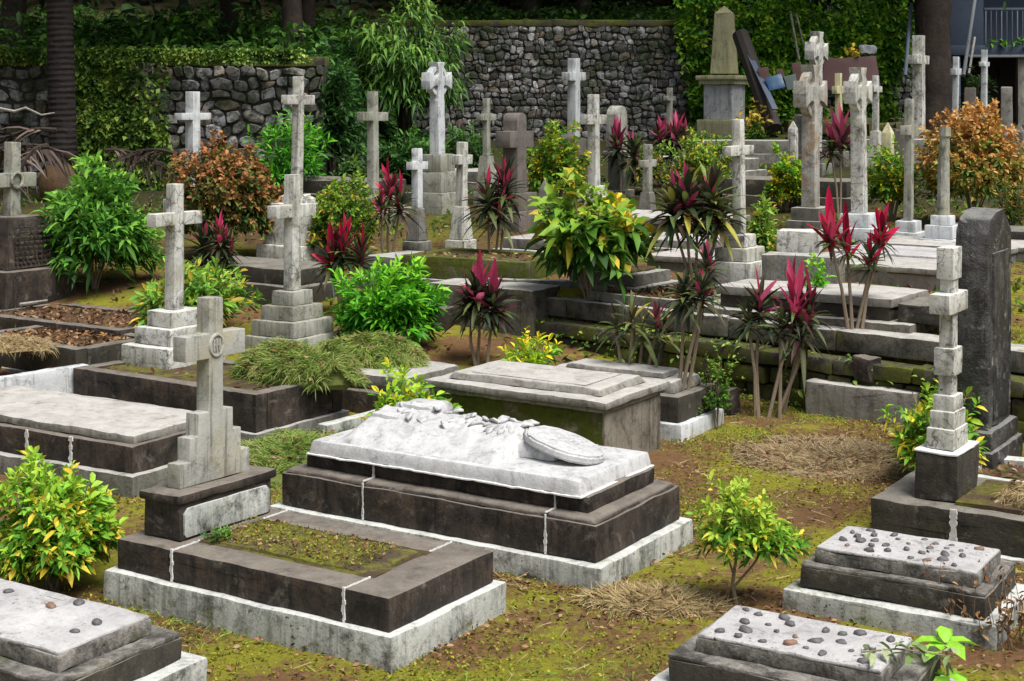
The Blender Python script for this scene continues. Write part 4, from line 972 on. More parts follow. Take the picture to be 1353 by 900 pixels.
for px, Y, py, w_, mt, lb in ((1058, 29, 152, .34, 'cement', 'grey block headstone behind the left flared cross'), (1330, 33, 115, .28, 'flag', 'leaning pale headstone at the far right below the house'), (1192, 26, 172, .30, 'brown', 'dull brown headstone beside the short-armed cross'), (1282, 34, 116, .36, 'brown', 'brown box tomb between the two thin far crosses')):
    o = thing('headstone', lb, 'headstone', PY(px, Y), R(20), 'small headstones at the back'); hh = zat(py, Y) - o.location.z
    link('stone', block(-.12, .12, -w_ / 2, w_ / 2, -.1, hh, .03, .01, .15), M[mt], o); link('base_step', block(-.22, .22, -w_ * .75, w_ * .75, -.1, hh * .3, .02, .01, .2), M['cement'], o)
# obelisk
po = PY(957, 36.0); Yo = po.y
o = thing('obelisk', 'tall yellow-stained obelisk on a white panelled pedestal', 'obelisk', po, R(32))
def ho(py): return zat(py, Yo) - po.z
link('base_step', cbox(.98, .98, -.2, ho(158), bev=.02), M['yellow'], o)
link('pedestal', cbox(.74, .74, ho(158) + .002, ho(112), bev=.015), M['crosswhite'], o)
bm = bmesh.new(); add_block(bm, -.46, .46, -.46, .46, ho(112) + .002, ho(106), .02); add_block(bm, -.52, .52, -.52, .52, ho(106) + .003, ho(100), .03); link('cornice', to_me(bm), M['yellow'], o)
bm = bmesh.new(); r = bmesh.ops.create_cube(bm, size=1)
for v in r['verts']:
    k = v.co.z > 0; s = .36 if k else .52; v.co = Vector((v.co.x * s, v.co.y * s, ho(18) if k else ho(98)))
bmesh.ops.bevel(bm, geom=list(bm.edges), offset=.015, segments=2, affect='EDGES'); split_long(bm, .2); rough(bm, .008, 4, 3); link('needle', to_me(bm), M['yellow'], o)
bm = bmesh.new(); bmesh.ops.create_cone(bm, cap_ends=True, segments=4, radius1=.25, radius2=.01, depth=ho(8) - ho(18), matrix=Matrix.Translation((0, 0, (ho(8) + ho(18)) / 2)) @ Matrix.Rotation(R(45), 4, 'Z')); link('tip', to_me(bm), M['yellow'], o)

# ---- low kerbs and plots filling the back rows
for i, (px, Y, L_, W_, hh, mt, lb) in enumerate((
    (600, 17.2, 1.5, .9, .25, 'cement', 'grey tomb base under the small white crosses'),
    (545, 17.4, .8, .8, .34, 'cement', 'square cement tomb block behind the bright green bush'),
    (740, 19.0, 1.2, .8, .22, 'cement', 'grey low tomb left of the variegated croton'),
    (860, 19.2, 2.0, 1.0, .16, 'flag', 'pale flat slab under the small cross on rounded block'),
    (350, 17.2, 1.6, .8, .30, 'basaltm', 'dark mossy step grave behind the four-step cross'),
    (440, 24.0, 2.2, 1.0, .35, 'basaltm', 'dark low tomb before the boulder wall end'),
    (1040, 23.5, 2.2, 1.0, .40, 'basaltm', 'mossy low tomb behind the round green shrub'),
    (910, 28.0, 2.4, 1.0, .35, 'cement', 'grey low tomb between the cordylines at the back'),
    (1330, 19.0, 1.8, .9, .22, 'basaltm', 'dark kerb grave below the golden croton at the right edge'),
    (640, 26.0, 2.0, 1.0, .30, 'cement', 'grey low tomb behind the lettered rock cross'),
    (1250, 30.5, 3.4, .5, .50, 'cement', 'long grey ledge below the big tree trunk'),
    (1010, 31, 3.0, .6, .45, 'cement', 'long stone ledge right of the obelisk'),
    (1320, 31.0, 2.6, .4, .55, 'basalt', 'dark ledge at the far right before the veranda'))):
    o = thing('low_tomb', lb, 'tomb', PY(px, Y), R((33, 36, 30, 34)[i % 4] if W_ > .65 else 4), 'plain low tombs in the back rows')
    link('base_step', cbox(L_ + .2, W_ + .2, -.3, hh * .4, bev=.02, amp=.01, step=.25), M[mt], o); link('slab', cbox(L_, W_, hh * .4 + .002, hh, bev=.02, amp=.01, step=.25), M[mt], o)

# ================================================================== HEAPS OF GRASS AND HAY
def heap(label, loc, rx, ry, h, n, kind, seed, ln=.22, wd=.045, az=0, name='grass_heap', tint=(0, 1), hang=.5, cat='grass heap'):
    rng = np.random.default_rng(seed)
    o = thing(name, label, cat, loc, az)
    bm = bmesh.new(); bmesh.ops.create_uvsphere(bm, u_segments=20, v_segments=10, radius=1)
    for v in bm.verts:
        v.co = Vector((v.co.x * rx * .93, v.co.y * ry * .93, max(v.co.z, -.2) * h * .85)); v.co += noise.noise_vector(v.co * 4 + Vector((seed, 0, 0))) * .04
    link('mound', to_me(bm), M['haymound' if kind == 'hay' else 'grassmound'], o)
    n = int(n * 3.6); ln *= .36; wd *= 1.7; a = rng.uniform(0, 6.28, n); r = rng.uniform(0, 1, n) ** .6 * (1 + .18 * np.array([noise.noise(Vector((math.cos(q) * 1.5, math.sin(q) * 1.5, seed * 2.2))) for q in a]))
    hh = h * np.sqrt(np.maximum(0, 1 - r ** 2)) + np.array([noise.noise(Vector((math.cos(q) * e * 3, math.sin(q) * e * 3, seed))) for q, e in zip(a, r)]) * h * .55
    P = np.stack([np.cos(a) * r * rx, np.sin(a) * r * ry, hh], 1)
    tuft = np.array([noise.noise(Vector((math.cos(q) * e * 5, math.sin(q) * e * 5, seed + 7.7))) for q, e in zip(a, r)])
    d2 = a + tuft * 4.5 + rng.normal(0, .7, n)
    D = np.stack([np.cos(d2), np.sin(d2), rng.normal(.05, .38, n)], 1)
    dr = hang * (r ** 2 * 1.6 + .05) * rng.uniform(.5, 1.4, n)
    cl = np.array([noise.noise(Vector(p) * 5) for p in P])
    t = tint[0] + (tint[1] - tint[0]) * np.clip(rng.beta(2, 2.2, n) + cl * .35, 0, 1)
    b = link('grass_blades', leafmesh(P, D, ln * rng.uniform(.5, 1.4, n), wd, BLADE, t, dr, rng, roll=.8), LM[kind], o); b['kind'] = 'stuff'
    m_ = n // 45; q = rng.integers(0, n, m_)
    lt = link('dry_leaves', leafmesh(P[q] + np.array([0, 0, .012]), rng.normal(0, 1, (m_, 3)) * np.array([1, 1, .3]), .045 * rng.uniform(.5, 1.4, m_), .5, LANCE, rng.uniform(.1, .9, m_), .2, rng), LM['litter'], o); lt['kind'] = 'stuff'
    return o
p = at(385, 500, .42); heap('tall heap of cut green grass on the long dark kerb', (p.x + .03, p.y + .16, .40), .60, .36, .24, 4200, 'grass', 1, .24, .035, R(33), tint=(.05, .98), hang=.25)
p = at(490, 470, .40); heap('heap of cut grass and leaves on the rounded slab grave', (p.x, p.y, .34), .55, .40, .20, 2800, 'grass', 2, .24, .035, R(33), tint=(.1, 1))
p = at(375, 610, .0); heap('spread of pale cut grass beside the carved tomb', (p.x, p.y, -.02), .62, 1.0, .14, 4600, 'grass', 3, .22, .035, R(33), tint=(.05, .85), hang=.4)
p = gsolve(865, 800); heap('small heap of dry hay in front of the carved tomb', (p.x, p.y, -.02), .42, .26, .06, 2400, 'hay', 4, .26, .022, R(10), name='hay_heap', cat='hay heap', hang=.25)
p = gsolve(1095, 605); heap('wide mat of drying grass below the pale stone block', (p.x, p.y, -.02), .80, .70, .07, 3800, 'hay', 5, .26, .024, R(25), name='hay_heap', cat='hay heap', hang=.3)
p = tN.matrix_basis @ Vector((.15, -.05, .27)); heap('brown hay piled on the grave at the right edge', p, .42, .26, .10, 2200, 'hay', 6, .24, .024, nz_, name='hay_heap', cat='hay heap', tint=(0, .9), hang=.7)
p = at(20, 455, .48); heap('dry straw strewn on the kerbed grave at the left edge', (p.x, p.y, .46), .40, .30, .06, 700, 'hay', 7, .2, .03, R(33), name='hay_heap', cat='hay heap')

# ground litter and moss
def scatter(name, label, kind, n, size, seed, region, width, up, tint, zoff=.01, kindname='stuff', clump=None):
    rng = np.random.default_rng(seed); x0, x1, y0, y1 = region
    X = rng.uniform(x0, x1, n * 3); Y = rng.uniform(y0, y1, n * 3)
    ok = np.abs(X / Y) < .37
    if clump:
        c = np.array([noise.noise(Vector((x * clump, y * clump, seed))) for x, y in zip(X, Y)]); ok &= (c > rng.uniform(-.25, .35, len(c)))
    X, Y = X[ok][:n], Y[ok][:n]; n = len(X)
    P = np.stack([X, Y, gz(X, Y) + zoff + rng.uniform(0, .012, n)], 1)
    D = np.stack([rng.normal(0, 1, n), rng.normal(0, 1, n), np.abs(rng.normal(0, up, n))], 1)
    o = link(name, leafmesh(P, D, size * rng.uniform(.5, 1.4, n), width, LANCE if kind == 'litter' else KITE, rng.uniform(*tint, n), 0, rng, roll=.5), LM[kind])
    return tag(o, label, 'ground cover', kind='stuff')
scatter('fallen_leaves', 'small brown leaves scattered over the mossy ground', 'litter', 9000, .030, 1, (-3, 5, 5.8, 14), .55, .25, (0, .95), clump=.8)
scatter('moss_sprigs', 'yellow green moss sprigs over the open ground', 'moss', 42000, .018, 2, (-3, 5, 5.8, 14), .8, .8, (0, 1), .003, clump=1.3)
scatter('upper_litter', 'brown leaves strewn over the upper terraces', 'litter', 3500, .06, 3, (-7, 9, 14, 26), .5, .3, (0, .8))
scatter('ground_weeds', 'low green weeds between the graves on the slope', 'ivy', 9000, .09, 4, (-8, 9, 13.5, 34), .5, .9, (0, .9), clump=.7)
rng = np.random.default_rng(19); n = 110000
X = rng.uniform(-3, 5, n); Y = rng.uniform(5.8, 14, n)
cl = np.array([noise.noise(Vector((x * 1.1, y * 1.1, 31))) for x, y in zip(X, Y)]); ok = (cl > rng.uniform(-.1, .5, n)) & (np.abs(X / Y) < .37); X, Y = X[ok], Y[ok]; n = len(X)
P = np.stack([X, Y, gz(X, Y)], 1); D = np.stack([rng.normal(0, .7, n), rng.normal(0, .7, n), np.abs(rng.normal(.5, .4, n))], 1)
tag(link('short_grass', leafmesh(P, D, .055 * rng.uniform(.4, 1.5, n), .07, BLADE, rng.uniform(.1, .75, n), .4, rng), LM['grass']), 'short sparse grass growing through the moss', 'grass', kind='stuff')
rng = np.random.default_rng(9); n = 1100
X = rng.uniform(-1, 4, n); Y = rng.uniform(6, 13, n)
P = np.stack([X, Y, gz(X, Y) + .02], 1); D = np.stack([rng.normal(0, 1, n), rng.normal(0, 1, n), rng.normal(0, .15, n)], 1)
tag(link('straw_bits', leafmesh(P, D, .14 * rng.uniform(.4, 1.4, n), .03, BLADE, rng.uniform(.2, .9, n), 0, rng), LM['hay']), 'loose straw stalks lying on the moss', 'straw', kind='stuff')

# ================================================================== PLANTS
shrub_px('croton', 'yellow-spotted croton bush at left between the white-topped grave and dark kerb', 70, 778, 612, 150, 'croton', size=.125, width=.36, shoots=260, per=9, seed=11, accent=.24, hightint=.55)
shrub_px('shrub', 'big glossy dark green bush beside the far-left inscribed pedestal', 125, 405, 215, 150, 'green', Y=17.2, size=.27, width=.26, shoots=190, per=9, seed=12, hightint=.35, spread=.75, droop=.35)
shrub_px('croton', 'dense orange-leaved croton behind the broad cracked cross', 300, 350, 178, 150, 'orange', Y=18.6, size=.125, width=.55, shoots=420, per=9, seed=13, hightint=.45, spread=1.2, lumps=.3)
shrub_px('croton', 'green croton with yellow lower leaves around the broad cracked cross', 252, 440, 340, 150, 'croton', Y=15.3, size=.19, width=.27, shoots=120, per=9, seed=14, accent=.18, hightint=.3, spread=.8)
shrub_px('shrub', 'bright green bush in front of the terrace, left of crimson cordyline', 515, 462, 345, 132, 'green', Y=15.0, size=.19, width=.28, shoots=170, per=9, seed=15, hightint=.5, spread=.8)
shrub_px('croton', 'rounded green croton right of the four-step cross', 455, 318, 228, 92, 'crotondark', Y=18.5, size=.13, width=.42, shoots=170, per=8, seed=16, accent=.25, hightint=.6)
shrub_px('shrub', 'feathery green shrub against the boulder wall', 385, 245, 150, 105, 'green', Y=24, size=.24, width=.24, shoots=90, per=8, seed=17, hightint=.35)
shrub_px('croton', 'clipped round croton behind the massive brown cross', 735, 268, 160, 84, 'crotondark', Y=22, size=.13, width=.45, shoots=200, per=9, seed=18, accent=.4, hightint=.55)
# variegated croton (large leaves, bare stems)
p = gsolve(778, 392)
shrub('croton', 'large variegated croton with broad leaves and a yellow side, on the terrace', p, .52, zat(242, p.y) - p.z, 'crotondark', size=.34, width=.44, shoots=44, per=8, seed=19, z0=.18, accent=.14, accent_low=False, hightint=.6, spread=1.0, droop=.45, stems=6)
pl = bpy.data.objects[-1] if False else None
o = thing('croton', 'golden leafy croton branch at the right of the variegated croton', 'shrub', p + Vector((.30, .05, 0)), 0, 'crotons and leafy shrubs among the graves')
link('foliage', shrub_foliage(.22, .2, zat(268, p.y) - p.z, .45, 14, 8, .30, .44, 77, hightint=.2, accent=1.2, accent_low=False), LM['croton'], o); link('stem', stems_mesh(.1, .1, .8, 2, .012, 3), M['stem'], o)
shrub_px('shrub', 'low bright green bush behind the chest tomb', 702, 482, 432, 82, 'lime', Y=13.3, size=.15, width=.3, shoots=50, per=8, seed=20, hightint=.6)
shrub_px('croton', 'low yellow-green croton between chest tomb and carved tomb', 545, 560, 494, 112, 'lime', Y=11.4, size=.14, width=.34, shoots=85, per=8, seed=21, accent=.25, hightint=.5)
shrub_px('croton', 'round croton hedge ball left of the white three-step cross', 930, 262, 175, 86, 'crotondark', Y=24, size=.14, width=.42, shoots=170, per=8, seed=22, accent=.25, hightint=.65)
shrub_px('croton', 'round green croton left of the rust-stained flared cross', 1040, 268, 195, 56, 'crotondark', Y=22.5, size=.13, width=.42, shoots=130, per=8, seed=23, accent=.35, hightint=.6)
shrub_px('croton', 'green croton between the clean-stepped flared cross and short-armed cross', 1178, 272, 186, 70, 'crotondark', Y=21.5, size=.13, width=.42, shoots=150, per=8, seed=24, accent=.25, hightint=.6)
shrub_px('croton', 'large golden orange croton at the right beside the broken column', 1285, 285, 135, 140, 'gold', Y=20.8, size=.13, width=.5, shoots=430, per=9, seed=25, hightint=.62, spread=1.1, lumps=.3)
shrub_px('croton', 'yellow-green croton right behind the white three-step cross', 1008, 330, 250, 44, 'croton', Y=15.6, size=.16, width=.35, shoots=50, per=8, seed=26, accent=.15, hightint=.5)
shrub_px('croton', 'yellow and green croton behind the blocky stepped cross', 1236, 600, 506, 118, 'lime', Y=10.75, size=.14, width=.34, shoots=100, per=8, seed=27, accent=.25, hightint=.45)
shrub_px('croton', 'olive croton behind the pink cordyline at the back', 855, 260, 185, 60, 'crotondark', Y=25, size=.13, width=.45, shoots=110, per=8, seed=28, accent=.4, hightint=.5)
shrub_px('shrub', 'dry brown bush at the right edge under the golden croton', 1335, 280, 228, 50, 'orange', Y=19.5, size=.12, width=.3, shoots=60, per=8, seed=29, hightint=.2)
shrub_px('shrub', 'dark leafy shrub under the tall plain grey cross', 470, 262, 205, 70, 'deep', Y=25, size=.2, width=.3, shoots=60, per=8, seed=30)
shrub_px('shrub', 'dark green shrub behind the ringed cross base', 540, 275, 175, 110, 'deep', Y=27, size=.24, width=.3, shoots=110, per=8, seed=31, hightint=.45)
shrub_px('shrub', 'leafy shrub between the ringed cross and the rock-pedestal cross', 618, 260, 165, 60, 'deep', Y=27, size=.2, width=.3, shoots=80, per=8, seed=32, hightint=.5)
shrub_px('shrub', 'low shrub at the foot of the obelisk', 935, 215, 172, 90, 'crotondark', Y=32, size=.16, width=.4, shoots=110, per=8, seed=33)
shrub_px('shrub', 'potted-looking dark shrub under the veranda', 1290, 135, 88, 46, 'deep', Y=40, size=.2, width=.3, shoots=60, per=8, seed=34)
# small croton tree on the moss
p = gsolve(975, 802)
o = thing('croton', 'small yellow-green croton sapling with bare forked stem on the moss', 'shrub', p, 0, 'crotons and leafy shrubs among the graves')
hh = zat(640, p.y)
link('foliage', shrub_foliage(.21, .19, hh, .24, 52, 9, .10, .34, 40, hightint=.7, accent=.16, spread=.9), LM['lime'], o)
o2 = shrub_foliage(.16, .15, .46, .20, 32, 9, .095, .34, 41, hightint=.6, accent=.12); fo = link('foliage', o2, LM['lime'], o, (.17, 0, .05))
bm = bmesh.new(); tube(bm, [(0, 0, -.04), (-.03, 0, .12), (-.01, .01, .24), (.0, .02, .42)], [.011, .010, .008, .005], 6); tube(bm, [(-.025, 0, .10), (.08, 0, .22), (.16, 0, .34)], [.008, .006, .004], 6); tube(bm, [(-.02, 0, .16), (-.08, .02, .34)], [.007, .004], 6)
link('stem', to_me(bm), M['stem'], o)

def cord_px(label, px, pyb, heads, Y=None, **k):
    p = gsolve(px, pyb) if Y is None else PY(px, Y)
    s = p.y / FOC
    hd = [((hx - px) * s, random.uniform(-.1, .1), max(.1, zat(hy, p.y) - p.z), rd) for hx, hy, rd in heads]
    return cordyline(label, p, hd, leaf=k.pop('leaf', 52) * s, redlen=k.pop('redlen', 42) * s, **k)
cord_px('crimson cordyline on two bare trunks in front of the terrace', 636, 470, [(632, 400, 1.3), (652, 412, .5), (622, 418, 0)], Y=14.5, seed=1, leaf=50, redlen=58, nleaf=34, wd=.17, base=.05)
cord_px('bushy cordyline with yellow lower leaves beside the white three-step cross', 920, 330, [(905, 278, 1), (940, 272, 1), (922, 300, .4), (888, 290, .5), (950, 300, .3)], Y=15.2, seed=2, leaf=55, redlen=40, nleaf=36, tint=(0, 1))
cord_px('lanky cordyline leaning up from the terrace wall foot', 885, 500, [(925, 395, .3), (905, 400, 0), (935, 365, .15)], Y=12.45, seed=3, leaf=48, redlen=30)
cord_px('spreading cordyline with one crimson crown on forked stems before the wall', 1012, 550, [(1050, 418, 1.5), (1005, 418, .5), (1030, 440, 0), (1060, 445, .2), (990, 435, 0), (1070, 425, .1)], seed=4, base=.10, leaf=48, redlen=56, nleaf=20)
cord_px('slender three-stemmed cordyline with bright red tips on the terrace', 1128, 432, [(1098, 322, 1.1), (1122, 338, .5), (1168, 326, 1.1), (1150, 352, .2)], Y=13.42, seed=5, leaf=40, redlen=46, nleaf=20)
cord_px('sparse green cordylines with thin canes by the wall foot', 830, 490, [(815, 440, .0), (835, 430, 0), (850, 445, 0), (868, 438, .2), (880, 452, 0)], Y=12.9, seed=6, leaf=46, nleaf=14, tint=(.3, 1), redlen=28)
cord_px('dark cordyline with pink tips between the brown cross and the crimson one', 655, 330, [(668, 258, 1), (645, 275, .3), (660, 290, .2)], Y=17.4, seed=7, leaf=50, redlen=36)
cord_px('dull red cordyline beside the small cross with tapered foot', 515, 335, [(515, 262, .8), (505, 285, .3), (528, 280, .3)], Y=17.8, seed=8, leaf=40, redlen=36)
cord_px('red cordyline right of the four-step cross', 452, 420, [(455, 340, 1), (440, 355, .6), (478, 350, .6)], Y=16.2, seed=9, leaf=48, redlen=42)
cord_px('dark red cordyline under the orange croton', 280, 372, [(268, 335, .5), (292, 325, .8), (300, 340, .4)], Y=17.0, seed=10, leaf=42, redlen=34)
cord_px('pink-tipped cordyline in front of the round-topped headstone', 822, 262, [(816, 200, 1.2), (838, 212, .3)], Y=24, seed=11, leaf=36, redlen=34)
cord_px('crimson cordyline right of the tiny pale cross', 880, 262, [(872, 190, 1), (893, 190, 1), (885, 205, .5), (905, 195, .3)], Y=26, seed=12, leaf=36, redlen=30)
cord_px('crimson cordyline standing between the two nearest flared crosses', 1112, 265, [(1112, 195, 1.3), (1100, 205, .3)], Y=21.5, seed=13, leaf=40, redlen=44)
shrub('weed', 'bright green seedling on the white plinth of the small stepped tomb', at(915, 552, .12) + Vector((0, .03, 0)), .09, .13, 'green', size=.08, width=.4, shoots=8, per=6, seed=50, stems=2, r=.004, group='small weeds', cat='weed', hightint=.7)
shrub_px('weed', 'pale green weed on the terrace in front of the marble block', 1080, 360, 335, 46, 'green', Y=14.35, size=.12, width=.4, shoots=22, per=6, seed=51, group='small weeds', cat='weed', hightint=.7, r=.004)
shrub_px('weed', 'yellow-green weed growing out of the terrace wall', 948, 500, 462, 40, 'ivy', Y=12.55, size=.06, width=.5, shoots=40, per=6, seed=52, group='small weeds', cat='weed', hightint=.6, r=.004)
# foreground plants, bottom right
p = at(1250, 905, .12)
o = thing('broad_leaf_seedling', 'bright green broad-leaved seedling at the bottom right', 'plant', (p.x, p.y, 0))
P = np.array([[0, 0, .30]] * 6 + [[0, 0, .16]] * 4); an = np.array([.2, 1.4, 2.9, 3.9, 5.0, 1.6, 0.6, 2.4, 4.2, 5.4])
D = np.stack([np.cos(an), np.sin(an) * .9, np.array([.25, .6, .25, .1, .2, 1.2, .1, .1, 0, .1])], 1)
link('leaves', leafmesh(P, D, np.array([.17, .15, .17, .16, .15, .13, .14, .13, .14, .13]), .55, LANCE, np.full(10, .95), .35, np.random.default_rng(1), roll=.1), LM['green'], o)
bm = bmesh.new(); tube(bm, [(0, 0, -.05), (.01, 0, .15), (0, 0, .31)], .006, 6); link('stem', to_me(bm), M['stem'], o)
p = at(1065, 893, .10)
o = thing('pink_flower', 'pink blossom with green leaves at the bottom edge', 'flower', p)
n = 14; an = np.arange(n) * 2.4
link('petals', leafmesh(np.tile([0, 0, .02], (n, 1)), np.stack([np.cos(an), np.sin(an), np.linspace(.1, 1.2, n)], 1), .045, .8, LANCE, np.linspace(0, 1, n), .2), LM['petal'], o)
n = 16; rng = np.random.default_rng(3); X = rng.uniform(.05, .22, n)
link('leaves', leafmesh(np.stack([X, rng.uniform(-.05, .05, n), rng.uniform(-.02, .0, n)], 1), np.stack([rng.normal(0, 1, n), rng.normal(-.4, 1, n), rng.uniform(0, .6, n)], 1), .075, .5, LANCE, rng.uniform(.6, 1, n), .2), LM['green'], o)
p = at(1185, 868, .32); n = 26; rng = np.random.default_rng(6)
o = thing('leafy_sprig', 'wilting variegated sprig lying across the lowest pebble grave', 'sprig', p)
X = np.linspace(-.14, .22, n)
link('leaves', leafmesh(np.stack([X, rng.normal(0, .03, n) - X * .2, rng.uniform(.01, .05, n)], 1), np.stack([rng.normal(.4, .8, n), rng.normal(-.5, .8, n), rng.normal(.1, .3, n)], 1), .085, .4, LANCE, rng.uniform(0, 1, n), .3, rng), LM['pale'], o)
bm = bmesh.new(); tube(bm, [(-.15, .03, .01), (0, 0, .035), (.12, -.03, .03), (.24, -.06, .02)], .004, 5); link('stem', to_me(bm), M['stem'], o)
for px, py, sd_, lb in ((1330, 850, 1, 'twiggy dry brown weed in the bottom right corner'), (1268, 830, 2, 'thin dry weed stalks in front of the upper pebble grave')):
    p = gsolve(px, py); rng = np.random.default_rng(sd_)
    o = thing('dry_weed', lb, 'weed', p, 0, 'dry weeds'); bm = bmesh.new(); tips = []
    for k in range(26):
        b0 = Vector((rng.uniform(-.16, .16), rng.uniform(-.1, .1), -.03)); e = b0 + Vector((rng.normal(0, .09), rng.normal(0, .09), rng.uniform(.18, .42))); tube(bm, [b0, b0.lerp(e, .5) + Vector((rng.normal(0, .015), 0, 0)), e], [.003, .0025, .0015], 4, False)
        for q in range(9): tips.append(b0.lerp(e, rng.uniform(.35, 1)))
    link('stalks', to_me(bm), M['stem'], o); P = np.array(tips); n = len(P)
    link('seed_heads', leafmesh(P, rng.normal(0, 1, (n, 3)), .035 * rng.uniform(.5, 1.5, n), .45, LANCE, rng.uniform(0, .8, n), .1, rng), LM['litter'], o)['kind'] = 'stuff'

# ================================================================== BACKGROUND
def ivy(label, x0, x1, y, z0, z1, n, size, seed, dense=.0, kind='ivy'):
    rng = np.random.default_rng(seed); X = rng.uniform(x0, x1, n * 2); Z = z0 + (z1 - z0) * rng.uniform(0, 1, n * 2)
    c = np.array([noise.noise(Vector((x * .9, z * .9, seed))) for x, z in zip(X, Z)]); edge = np.minimum(1, np.minimum(X - x0, x1 - X) / .5)
    ok = c + dense + .3 * edge - .25 > rng.uniform(-.25, .25, n * 2); X, Z = X[ok][:n], Z[ok][:n]; n = len(X)
    bump = .12 + .16 * np.array([noise.noise(Vector((x * 2, z * 2, seed + 9))) for x, z in zip(X, Z)])
    P = np.stack([X, y - np.abs(bump) - rng.uniform(0, .12, n), Z], 1); D = np.stack([rng.normal(0, .8, n), rng.normal(-.5, .4, n), rng.normal(-.35, .6, n)], 1)
    t = (.52 if kind == 'ivybright' else .38) + .5 * np.array([noise.noise(Vector((x * 3, z * 3, seed + 4))) for x, z in zip(X, Z)]) + rng.normal(0, .2, n)
    o = link('climbing_ivy', leafmesh(P, D, size * rng.uniform(.6, 1.3, n), .75, KITE, t, .1, rng), LM[kind]); return tag(o, label, 'ivy')
ivy('thick ivy covering the boulder wall between the palm trunk and the bare stones', -7.7, -5.8, 25.8, 1.2, 3.6, 6500, .11, 3, .35, 'ivybright')
ivy('grassy green fringe trailing over the ledge of the boulder wall', -12, -3.4, 25.75, 3.36, 3.60, 8000, .085, 4, .3, 'ivybright')
ivy('curtain of green ivy over the back wall behind the obelisk and flared crosses', 4.0, 9.8, 36.9, 1.7, 5.2, 12000, .15, 5, .28, 'ivybright')
ivy('sparse ivy on the dark wall behind the drooping green tree', -4.6, -2.6, 36.9, 1.7, 4.5, 1500, .14, 6, .1)

def tree(label, x, y, h, r, crown_r, crown_z, n, size, seed, kind='wood', name='tree', lean=0, group='trees at the back', mat='bark', tintlo=.1, drop=.3):
    z = G(x, y); rng = random.Random(seed); nr = np.random.default_rng(seed)
    o = thing(name, label, 'tree', (x, y, z), 0, group)
    bm = bmesh.new(); pts = [Vector((lean * h * (k / 7) ** 1.5 + rng.uniform(-.06, .06) * (k > 0), rng.uniform(-.06, .06) * (k > 0), -.3 + (h + .3) * k / 7)) for k in range(8)]
    tube(bm, pts, [r * (1.35 if k == 0 else 1 - .08 * k) for k in range(8)], 14)
    ends = []
    for k in range(9):
        b0 = pts[rng.randint(4, 7)]; a = rng.uniform(0, 6.28); l = crown_r * rng.uniform(.5, .95)
        e = b0 + Vector((math.cos(a) * l, math.sin(a) * l, rng.uniform(.1, .9) * crown_r)); ends.append(e)
        tube(bm, [b0, b0.lerp(e, .5) + Vector((0, 0, .12 * l)), e], [r * .45, r * .3, r * .1], 7)
    split_long(bm, .25, 1); rough(bm, r * .10, 3, seed); link('trunk', to_me(bm, smooth=60), M[mat], o)
    # clumped crown: clusters of leaves around many twig ends
    nc = 60; cc = []
    for k in range(nc):
        e = ends[k % 9]; q = e + Vector(nr.normal(0, .36, 3)) * crown_r; q.z = max(q.z, crown_z - .2 + nr.uniform(-.4, .5)); cc.append(q)
    cc = np.array(cc); idx = nr.integers(0, nc, n); off = nr.normal(0, .22, (n, 3)) * crown_r; off[:, 2] *= .6
    P = cc[idx] + off
    D = unit(off + np.array([0, 0, -drop])) + nr.normal(0, .4, (n, 3))
    t = tintlo + .45 * nr.uniform(0, 1, n) + .3 * nr.uniform(0, 1, nc)[idx]
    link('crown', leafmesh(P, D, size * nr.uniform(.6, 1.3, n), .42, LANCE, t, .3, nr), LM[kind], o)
    return o
tree('massive old tree trunk beside the blue house', xat(1236, 35.5), 35.5, 9, .50, 5.0, 5.5, 6500, .34, 21, lean=-.03)
tree('slim grey tree above the end of the boulder wall', xat(408, 31), 31, 5, .20, 3.2, 2.4, 4500, .28, 22)
tree('dark tree leaning out above the boulder wall', xat(384, 28.5), 28.5, 5, .22, 3.0, 2.6, 4500, .28, 23)
tree('shaded tree standing above the middle of the dark retaining wall', 0.5, 41.5, 6, .25, 4.2, 1.6, 7000, .34, 24)
tree('dark spreading tree behind the ivy curtain', 7.0, 41, 6, .28, 4.4, 1.4, 7000, .34, 25)
tree('dark tree behind the palm trunk at far left', xat(20, 30), 30, 6, .26, 3.6, 2.0, 6000, .32, 26)
tree('dim tree on the bank between palm and boulder wall', -6.2, 33, 6, .22, 3.8, 1.6, 6500, .32, 27)
tree('leafy tree on the bank above the slim wall cross', -3.0, 42, 6, .24, 4.0, 1.2, 6500, .34, 28)
tree('tall shady tree behind the blue house', 17, 54, 8, .35, 6.0, 3.0, 6000, .5, 29)
tree('far dark tree beyond the right of the retaining wall', 11, 50, 7, .30, 5.0, 1.6, 7000, .4, 30)
tree('far dark tree left of the palm', -14, 40, 7, .30, 5.5, 1.0, 7000, .42, 31)
tree('distant shady tree up the slope at the centre', 2.5, 52, 6, .3, 5.5, .6, 7500, .42, 32)
# woods far up the slope: one mass
rng = np.random.default_rng(5); n = 26000
X = rng.uniform(-34, 34, n); Y = rng.uniform(54, 72, n); Z = gz(X, Y) + rng.uniform(0, 9, n)
tag(link('woods', leafmesh(np.stack([X, Y, Z], 1), rng.normal(0, 1, (n, 3)), .9 * rng.uniform(.5, 1.2, n), .5, LANCE, rng.uniform(0, .7, n), .2, rng), LM['wood']), 'dense dark woods closing off the slope at the back', 'woods', kind='stuff')
